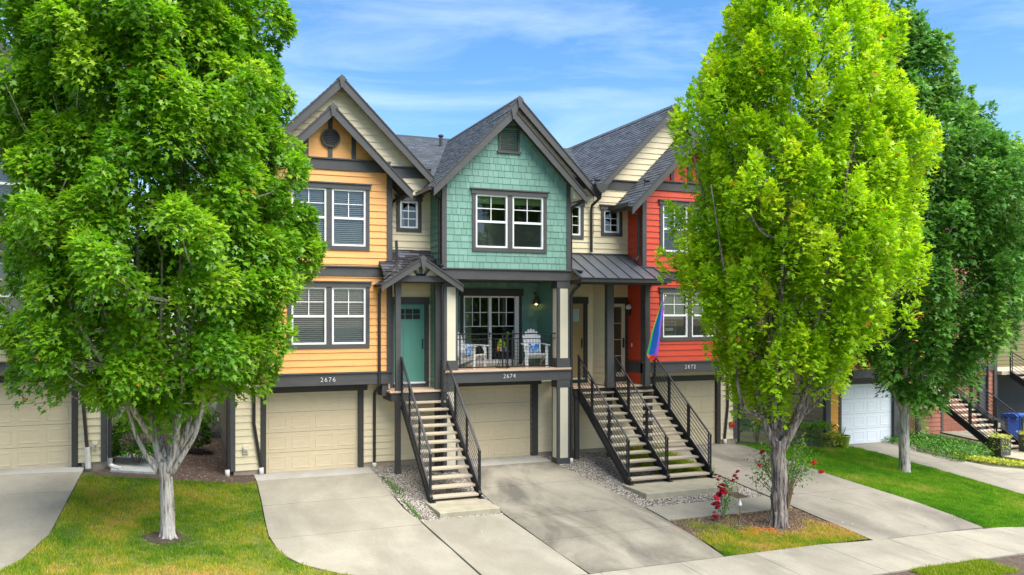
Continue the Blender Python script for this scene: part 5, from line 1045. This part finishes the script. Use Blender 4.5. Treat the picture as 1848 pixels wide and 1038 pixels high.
P+=[(-.14,-.05,.98),(-.18,-.03,.90),(.28,-.05,.96),(.33,-.05,.90),(.24,-.05,.86),(.40,0,1.04),(-.02,-.05,.68),(0,-.06,.62)]; blooms(RC,P,.07,'bloom_dark',9)
n=420; s_=r.uniform(0,1,n); pos=np.stack([.02+.22*r.normal(0,.7,n)*.6+.1*s_,r.normal(0,.08,n),.15+.75*s_],1); leaves('foliage',pos,r.normal(0,1,(n,3))*.6,.06,'weed_leaf',RC,r.uniform(.2,1,n),droop=.1,shape='oval',seed=5)
fl=MB(); rd=random.Random(6)
for i in range(240):
    X_=rd.uniform(11.55,12.45); Y_=-7.75+rd.uniform(-.18,.18)+.1*math.sin(X_*9); Z_=float(G(X_,Y_))
    fl.box(X_,X_+.014,Y_,Y_+.012,Z_+.01,Z_+.028,'orange_twig')
tag(fl.build('fallen_petals'),'scattering of orange fallen petals on the island grass',None,kind='stuff')
b=MB(); b.box(-.01,.01,-.01,.01,0,.3,'stem_brown'); b.lathe((0,0,.3),[(.03,0),(.05,.03),(.02,.12),(.005,.16)],'pot_white',n=10); o=b.build('garden_marker'); o.location=(12.2,-6.9,-.52); tag(o,'little white plastic marker stuck in the soil by the crimson rose','garden marker')
# green pot by the white garage, planters, bins ------------------------
t=thing('plant_pot','lime green glazed pot at the left foot of the white garage','pot',(21.42,-.42,-.42))
b=MB(); b.lathe((0,0,0),[(.15,0),(.19,.05),(.25,.38),(.27,.44),(.25,.46),(.22,.44),(.20,.3)],'pot_green',n=24); b.build('pot',t,local=True,smooth=False)
b=MB()
for i in range(9): a=i*.7; b.tube([(0,0,.4),(.07*math.cos(a),.07*math.sin(a),.6),(.12*math.cos(a),.12*math.sin(a),.75)],[.008,.006,.003],'stem_green',n=5)
b.build('stems',t,local=True)
def planter(loc,label,seed):
    t=thing('planter_box',label,'planter',loc,0,'dark planters at the foot of the stair'); b=MB(); b.prismxz([(-.24,0),(.24,0),(.28,.62),(-.28,.62)],-.24,.24,'planter_dark'); b.build('box',t,local=True)
    r=np.random.default_rng(seed); n=900; a=r.uniform(0,2*PI,n); rr=r.uniform(0,.32,n)**.8; z=.64+r.uniform(0,.10,n); k=r.uniform(0,1,n)<.45; z[k]-=r.uniform(0,.5,k.sum()); rr[k]=.30
    leaves('trailing_plant',np.stack([np.cos(a)*rr,np.sin(a)*rr,z],1),np.stack([np.cos(a),np.sin(a),a*0],1),.05,'leaf_gold',t,r.uniform(0,1,n),shape='oval',seed=seed)
planter((27.35,-1.75,-.8),'dark planter with trailing yellow green plant left of the stair foot',3); planter((28.95,-1.7,-.8),'dark planter with trailing plant at the right edge of the picture',4)
def bin_(loc,label):
    t=thing('wheelie_bin',label,'bin',loc,R(8),'blue bins'); b=MB(); b.lathe((0,0,0),[(.27,.04),(.36,.95)],'blue_bin',n=4); b.box(-.30,.30,-.30,.30,.85,.97,'blue_bin'); b.build('bin_body',t,local=True)
    b=MB(); b.prismyz([(-.34,.97),(.33,.97),(.28,1.06),(-.25,1.10),(-.34,1.03)],-.33,.33,'blue_bin'); b.build('lid',t,local=True)
    for s_ in (-1,1): b=MB(); b.lathe((0,0,0),[(.0,-.03),(.1,-.03),(.1,.03),(0,.03)],'mailbox_black',n=14); b.v=[(z+s_*.26,x+.28,y+.10) for x,y,z in b.v]; b.build('wheel',t,local=True)
bin_((31.0,.5,-.82),'blue wheeled bin nearest the brick red wall'); bin_((31.7,.15,-.82),'second blue wheeled bin cut off by the right edge')
# ground cover left of the stair ------------------------------------------
r=np.random.default_rng(5); n=9000; X=r.uniform(23.6,27.8,n); Y=r.uniform(-4.4,1.6,n); k=(Y<1.6-(X-23.6)*.0)&(Y>-1.2-(26.2-X)*.4-1.0)&(X>23.7)&~((X>27.2)&(Y<-1)); X=X[k];Y=Y[k]; n=len(X)
Z=np.array([G(a,c) for a,c in zip(X,Y)])+r.uniform(0,.22,n)
o=leaves('ground_cover',np.stack([X,Y,Z],1),np.stack([r.normal(0,1,n),r.normal(0,1,n),np.full(n,.6)],1),.10,'leaf_shrub',None,r.uniform(.1,.8,n),shape='oval',seed=4,droop=0); tag(o,'dark green ground cover beside the black stair',None,kind='stuff')
n=2600; X=r.uniform(24.2,27.2,n); Y=-3.1-.45*(27.2-X)*0+r.normal(0,.22,n)-.35*(X-25.6); Z=np.array([G(a,c) for a,c in zip(X,Y)])+r.uniform(0,.12,n)
o=leaves('ground_cover',np.stack([X,Y,Z],1),np.stack([r.normal(0,1,n),r.normal(0,1,n),np.full(n,.6)],1),.07,'leaf_gold',None,r.uniform(0,1,n),shape='oval',seed=6,droop=0); tag(o,'bright golden creeping plants at the edge of the driveway',None,kind='stuff')
shrub('leafy_shrub','dark green shrub against the frame of the white garage','shrub',(25.0,.0,-.5),.6,.5,.7,1500,.09,'leaf_dark',15)
# fan palm
t=thing('fan_palm','small fan palm with drooping fronds beside the rear maple','palm',(26.4,.9,-.6)); b=MB(); b.tube([(0,0,0),(0,0,.8),(.05,0,1.6)],[.14,.11,.09],'bark_brown',n=10,wob=.1); b.build('trunk',t,local=True,smooth=True)
b=MB(); rd=random.Random(9)
for i in range(15):
    a=i*2.4; el=rd.uniform(-.5,.8); ca_,sa_=math.cos(a),math.sin(a); hx,hy,hz=ca_*.55*math.cos(el),sa_*.55*math.cos(el),1.65+.5*math.sin(el); b.tube([(0.05,0,1.6),(hx,hy,hz)],[.014,.008],'stem_green',n=5)
    for k in range(11):
        f=(k-5)/5*1.1; dx,dy=math.cos(a+f),math.sin(a+f); l=.6*(1-.15*abs(f)); b.add([(hx,hy,hz),(hx+dx*l*.5-dy*.03,hy+dy*l*.5+dx*.03,hz-.02),(hx+dx*l,hy+dy*l,hz-.30),(hx+dx*l*.5+dy*.03,hy+dy*l*.5-dx*.03,hz-.02)],[(0,1,2,3)],'leaf_shrub',rd.uniform(.4,.9))
b.build('fronds',t,local=True,fixn=False)
# ------------------------------------------------------------------ flag and window sign
FLG=thing('rainbow_flag','rainbow flag hanging from a slanted pole on the red house porch post','flag',(13.36,-1.03,2.95))
b=MB(); p0=(13.36,-1.03,3.05); p1=(13.50,-1.70,4.72); b.tube([p0,p1],[.014,.012],'silver',n=8); b.lathe((p1[0],p1[1],p1[2]),[(.005,-.03),(.03,0),(.03,.03),(.005,.06)],'silver',n=10); b.box(13.32,13.40,-1.06,-1.02,2.98,3.12,'mailbox_black'); b.build('pole',FLG)
b=MB(); nu,nv=24,26
Rr=[(13.55,4.62),(13.60,4.33),(13.56,3.95),(13.54,3.6),(13.49,3.25),(13.44,3.0),(13.30,2.84)]; Ll=[(13.49,4.56),(13.35,4.14),(13.22,3.78),(13.12,3.46),(13.05,3.25),(12.98,3.08),(13.02,2.96)]
def fp(u,v):
    k=v*6; i=min(int(k),5); t=k-i
    r_=(Rr[i][0]+(Rr[i+1][0]-Rr[i][0])*t,Rr[i][1]+(Rr[i+1][1]-Rr[i][1])*t); l_=(Ll[i][0]+(Ll[i+1][0]-Ll[i][0])*t,Ll[i][1]+(Ll[i+1][1]-Ll[i][1])*t)
    w_=min(1,v*2.5); y_=-1.50+.10*v+.07*w_*math.sin(u*9+v*2.5)+.03*w_*math.sin(u*19+v*5)
    return (r_[0]+(l_[0]-r_[0])*u+.008*math.sin(u*19),y_,r_[1]+(l_[1]-r_[1])*u)
G_=[[fp(i/nu,j/nv) for i in range(nu+1)] for j in range(nv+1)]
for j in range(nv):
    for i in range(nu):
        u,v=(i+.5)/nu,(j+.5)/nv; q=u+.0*v
        c='violet' if q<.40 else 'blue' if q<.70 else 'green' if q<.88 else 'yellow'
        if v>.90-.04*u: c='red' if u<.45 else 'orange' if u<.82 else 'yellow'
        b.add([G_[j][i],G_[j][i+1],G_[j+1][i+1],G_[j+1][i]],[(0,1,2,3)],'flag_'+c)
b.build('cloth',FLG,fixn=False,smooth=True)
SG=thing('window_sign','black placard with white lettering inside the lower window of the red house','sign',(14.2,-.82,3.78))
b=MB(); b.box(13.93,14.45,-.826,-.815,3.58,4.0,'sign_black'); b.build('board',SG)
b=MB(); 
for (a,c,d,e) in ((13.945,14.435,3.59,3.60),(13.945,14.435,3.98,3.99),(13.945,13.955,3.6,3.98),(14.425,14.435,3.6,3.98)): b.box(a,c,-.829,-.826,d,e,'number_white')
b.build('border',SG); text_mesh('BLACK LIVES',.068,'number_white','lettering',SG,(14.19,-.831,3.87),1.1,.002)
b=MB(); b.box(14.04,14.34,-.829,-.8265,3.70,3.79,'number_white'); b.build('lettering_panel',SG); text_mesh('MATTER',.07,'sign_black','lettering',SG,(14.19,-.832,3.745),1.1,.002)
# ------------------------------------------------------------------ balcony furniture
def adirondack(label,loc,rz):
    t=thing('adirondack_chair',label,'chair',loc,rz,'white chairs on the balcony'); t.scale=(1.08,1.08,1.08); m='white_paint'
    # local: chair faces -y
    b=MB(); 
    for i in range(6): y_=-.30+i*.092; z_=.36-i*.028; b.bar((-.25,y_,z_),(.25,y_,z_),.082,.02,m)
    b.build('seat',t,local=True)
    b=MB(); 
    for i in range(7):
        o=(i-3); l=.80-.020*o*o; x0=o*.058; x1=o*.074; y0,z0=.22,.24; y1,z1=y0+.30*l/.8,z0+l*.93; w_=.068
        b.bar((x0,y0,z0),(x1,y1,z1),.020,w_*.95,m,up=(1,0,0)); b.tube([(x1,y1-.01,z1-.002),(x1,y1+.01,z1+.002)],w_*.475,m,n=14)
    b.bar((-.24,.31,.42),(.24,.31,.42),.03,.06,m); b.bar((-.24,.45,.78),(.24,.45,.78),.03,.05,m); b.build('backrest',t,local=True)
    for s_ in (-1,1):
        b=MB(); b.add([(s_*.24,-.36,.575),(s_*.36,-.36,.575),(s_*.36,-.1,.585),(s_*.32,.45,.60),(s_*.26,.45,.60),(s_*.25,-.1,.585)]+[(s_*.24,-.36,.597),(s_*.36,-.36,.597),(s_*.36,-.1,.607),(s_*.32,.45,.622),(s_*.26,.45,.622),(s_*.25,-.1,.607)],[(0,1,2,3,4,5),(11,10,9,8,7,6)]+[(i,(i+1)%6,(i+1)%6+6,i+6) for i in range(6)],m); b.build('arm',t,local=True)
        b=MB(); b.box(s_*.275-.04,s_*.275+.04,-.30,-.275,0,.575,m); b.prismyz([(-.275,.40),(-.275,.57),(-.17,.57)],s_*.275-.01,s_*.275+.01,m); b.build('leg',t,local=True)
        b=MB(); b.prismyz([(-.33,.27),(-.33,.39),(.10,.26),(.55,.02),(.50,-.0),(.40,.0),(.05,.15)],s_*.24-.011,s_*.24+.011,m); b.build('side_rail',t,local=True)
    return t
adirondack('white slatted garden chair at the left end of the balcony facing right',(7.92,-.30,DK),R(38))
adirondack('white slatted garden chair at the right end of the balcony facing the street',(9.86,-.42,DK),R(-12))
pm=bpy.data.materials.new('pillow_print'); pm.use_nodes=True; t_=pm.node_tree; p_=t_.nodes['Principled BSDF']; p_.inputs['Roughness'].default_value=.85
co=t_.nodes.new('ShaderNodeTexCoord'); vo=t_.nodes.new('ShaderNodeTexVoronoi'); vo.inputs['Scale'].default_value=15; cr_=t_.nodes.new('ShaderNodeValToRGB'); cr_.color_ramp.interpolation='CONSTANT'; e=cr_.color_ramp.elements
e[0].position=0; e[0].color=(.03,.16,.50,1); e[1].position=.3; e[1].color=(.20,.42,.70,1)
for q,c in ((.5,(.60,.66,.70)),(.66,(.50,.30,.22)),(.78,(.62,.42,.12)),(.86,(.10,.28,.60))): x_=e.new(q); x_.color=(*c,1)
sp=t_.nodes.new('ShaderNodeSeparateColor'); t_.links.new(co.outputs['Object'],vo.inputs[0]); t_.links.new(vo.outputs['Color'],sp.inputs[0]); t_.links.new(sp.outputs[0],cr_.inputs[0]); t_.links.new(cr_.outputs[0],p_.inputs['Base Color']); MATS['pillow_print']=pm
def pillow(label,loc,rx,rz):
    b=MB(); n=9; vs=[]
    for sd in (1,-1):
        for j in range(n):
            for i in range(n):
                u,v=i/(n-1)*2-1,j/(n-1)*2-1; th=.075*((1-u**4)*(1-v**4))**.6; k=1-.06*(1-abs(u*v)); vs.append((u*.165*k,sd*th*.8,v*.165*k))
    fs=[]
    for s_ in range(2):
        o=s_*n*n
        for j in range(n-1):
            for i in range(n-1):
                q=(o+j*n+i,o+j*n+i+1,o+(j+1)*n+i+1,o+(j+1)*n+i); fs.append(q if s_ else q[::-1])
    b.add(vs,fs,'pillow_print'); o=b.build('pillow',smooth=True); o.location=loc; o.rotation_euler=(rx,0,rz); return tag(o,label,'pillow','patterned pillows')
pillow('blue patterned pillow on the left balcony chair',(7.89,-.24,DK+.52),R(-22),R(38)); pillow('blue and orange patterned pillow on the right balcony chair',(9.87,-.34,DK+.52),R(-22),R(-12))
t=thing('side_table','small black wire side table between the balcony chairs','table',(8.80,-.58,DK)); b=MB(); b.lathe((0,0,.46),[(0,0),(.2,0),(.21,.01),(.2,.02),(0,.02)],'black_metal',n=24); b.build('table_top',t,local=True)
b=MB()
for i in range(10):
    a=i*PI/5; c,s_=math.cos(a),math.sin(a); b.tube([(c*.2,s_*.2,.46),(c*.13,s_*.13,.34),(c*.10,s_*.10,.24),(c*.15,s_*.15,.1),(c*.2,s_*.2,0)],.006,'black_metal',n=5)
b.tube([(.2*math.cos(k*PI/12),.2*math.sin(k*PI/12),.01) for k in range(25)],.007,'black_metal',n=5); b.build('wire_base',t,local=True)
t=thing('potted_plant','round leafy plant in a white pot on the balcony side table','plant',(8.74,-.61,DK+.48)); b=MB(); b.lathe((0,0,0),[(.05,0),(.065,.12),(.058,.12),(.05,.1)],'pot_white',n=18); b.build('pot',t,local=True)
r=np.random.default_rng(3); n=260; d=r.normal(0,1,(n,3)); d/=np.linalg.norm(d,axis=1)[:,None]; leaves('foliage',d*np.array([.085,.085,.10])+np.array([0,0,.20]),d,.05,'leaf_lime',t,r.uniform(0,.8,n),shape='oval',seed=2)
t=thing('potted_plant','tall thin stemmed plant in a blue grey pot on the side table','plant',(8.92,-.53,DK+.48)); b=MB(); b.lathe((0,0,0),[(.055,0),(.07,.1),(.06,.1)],'pot_blue',n=18); b.build('pot',t,local=True)
n=130; z=r.uniform(.12,.55,n); a=r.uniform(0,2*PI,n); leaves('foliage',np.stack([.06*z+.03*np.cos(a),.03*np.sin(a),z],1),np.stack([np.cos(a),np.sin(a),a*0],1),.035,'leaf_shrub',t,r.uniform(.3,1,n),shape='oval',seed=3)
b=MB(); b.lathe((0,0,0),[(.02,0),(.03,.05),(.03,.10),(.012,.14),(.012,.17)],'bloom_red',n=12); o=b.build('small_bottle'); o.location=(8.63,-.64,DK+.48); tag(o,'small orange red bottle at the left of the balcony table','bottle'); o.data.materials[0]=MATS['flag_orange']

# ------------------------------------------------------------------ litter and cracks on the paving
def litter(name,n,x0,x1,y0,y1,m,label,sz=.012,off=.016):
    b=MB(); rd=random.Random(n)
    for i in range(n):
        X_=rd.uniform(x0,x1);Y_=rd.uniform(y0,y1);Z_=float(G(X_,Y_))+off; a=rd.uniform(0,3); k=sz*rd.uniform(.5,1.3); c,s_=math.cos(a)*k,math.sin(a)*k
        b.add([(X_-c,Y_-s_,Z_),(X_+s_*.6,Y_-c*.6,Z_+.004),(X_+c,Y_+s_,Z_+.002),(X_-s_*.6,Y_+c*.6,Z_+.006)],[(0,1,2,3)],m)
    tag(b.build(name,fixn=False),label,None,kind='stuff')
litter('petals',70,14.3,17.3,-8.6,-.5,'pot_white','pale petals blown over the red house driveway',.022)
litter('petals',34,2.2,13.8,-8.6,-1.5,'pot_white','a few pale petals on the middle driveways',.018)
litter('dry_leaves',130,10.3,14.3,-8.95,-6.4,'orange_twig','small dry leaves around the edges of the island',.02,.02)
litter('dry_leaves',90,1.9,5.2,-6.5,-.4,'mulch_chip_plain','crumbs of bark on the yellow house driveway',.010)
def crack(P,label):
    b=MB(); rd=random.Random(len(P)*7+int(P[0][0]*10)); Q=[]
    for (a,c) in zip(P[:-1],P[1:]):
        for k in range(8): t=k/8; Q.append((a[0]+(c[0]-a[0])*t+rd.uniform(-.025,.025),a[1]+(c[1]-a[1])*t+rd.uniform(-.025,.025)))
    Q.append(P[-1]); vs=[]
    for i,(x_,y_) in enumerate(Q):
        w_=.0045*(1-abs(i/len(Q)-.5)); z_=float(G(x_,y_))+C0+.004; vs+=[(x_-w_,y_-w_,z_),(x_+w_,y_+w_,z_)]
    b.add(vs,[(2*i,2*i+1,2*i+3,2*i+2) for i in range(len(Q)-1)],'crack_dark'); tag(b.build('pavement_crack',fixn=False),label,None,kind='structure')
crack([(14.9,-5.2),(15.6,-6.2),(15.9,-7.4)],'thin crack in the red house driveway'); crack([(7.6,-6.1),(8.6,-6.5),(9.3,-6.3),(10.2,-6.6)],'thin crack across the teal house driveway'); crack([(24.2,-1.9),(25.5,-5.2),(24.4,-6.4)][:0] or [(22.4,-5.4),(23.4,-5.1),(24.4,-5.5)],'thin crack in the gold house driveway')

# roof vent pipe on the teal house
b=MB(); b.tube([(8.75,5.2,9.8),(8.75,5.2,10.42)],.06,'gutter_grey',n=10); b.lathe((8.75,5.2,10.38),[(.06,0),(.10,.03),(.10,.06),(.05,.10)],'gutter_grey',n=12); b.build('roof_vent_pipe',H2)
def split_pieces(o):
    """separate pieces of one part become parts of their own"""
    me=o.data; n=len(me.vertices); par=list(range(n))
    def find(a):
        while par[a]!=a: par[a]=par[par[a]]; a=par[a]
        return a
    for p in me.polygons:
        v=p.vertices
        for k in v[1:]: par[find(k)]=find(v[0])
    comp={}
    for i in range(n): comp.setdefault(find(i),[]).append(i)
    cs=list(comp.values()); bb=[]
    for c in cs:
        P=np.array([me.vertices[i].co[:] for i in c]); bb.append((P.min(0)-.03,P.max(0)+.03))
    cp=list(range(len(cs)))
    def f2(a):
        while cp[a]!=a: a=cp[a]
        return a
    for i in range(len(cs)):
        for j in range(i):
            if (bb[i][0]<=bb[j][1]).all() and (bb[j][0]<=bb[i][1]).all(): cp[f2(i)]=f2(j)
    groups={}
    for i,c in enumerate(cs): groups.setdefault(f2(i),[]).extend(c)
    if len(groups)<2: return
    gl=[set(g) for g in groups.values()]; polys=[(tuple(p.vertices),p.material_index) for p in me.polygons]; co=[v.co[:] for v in me.vertices]; base=o.name.split('.')[0]; mats=list(me.materials); parent=o.parent
    for k,g in enumerate(gl):
        ids=sorted(g); mp_={v:i for i,v in enumerate(ids)}; nm=bpy.data.meshes.new(base); nm.from_pydata([co[i] for i in ids],[],[tuple(mp_[v] for v in p) for p,_ in polys if p[0] in g])
        for m in mats: nm.materials.append(m)
        nm.polygons.foreach_set('material_index',[mi for p,mi in polys if p[0] in g]); nm.update()
        if k==0: o.data=nm
        else:
            q=bpy.data.objects.new(base,nm); S.collection.objects.link(q); q.parent=parent
for o in list(bpy.data.objects):
    if o.type=='MESH' and o.name.split('.')[0] in ('corner_trim','foundation','shade','gable_stick','trim'): split_pieces(o)
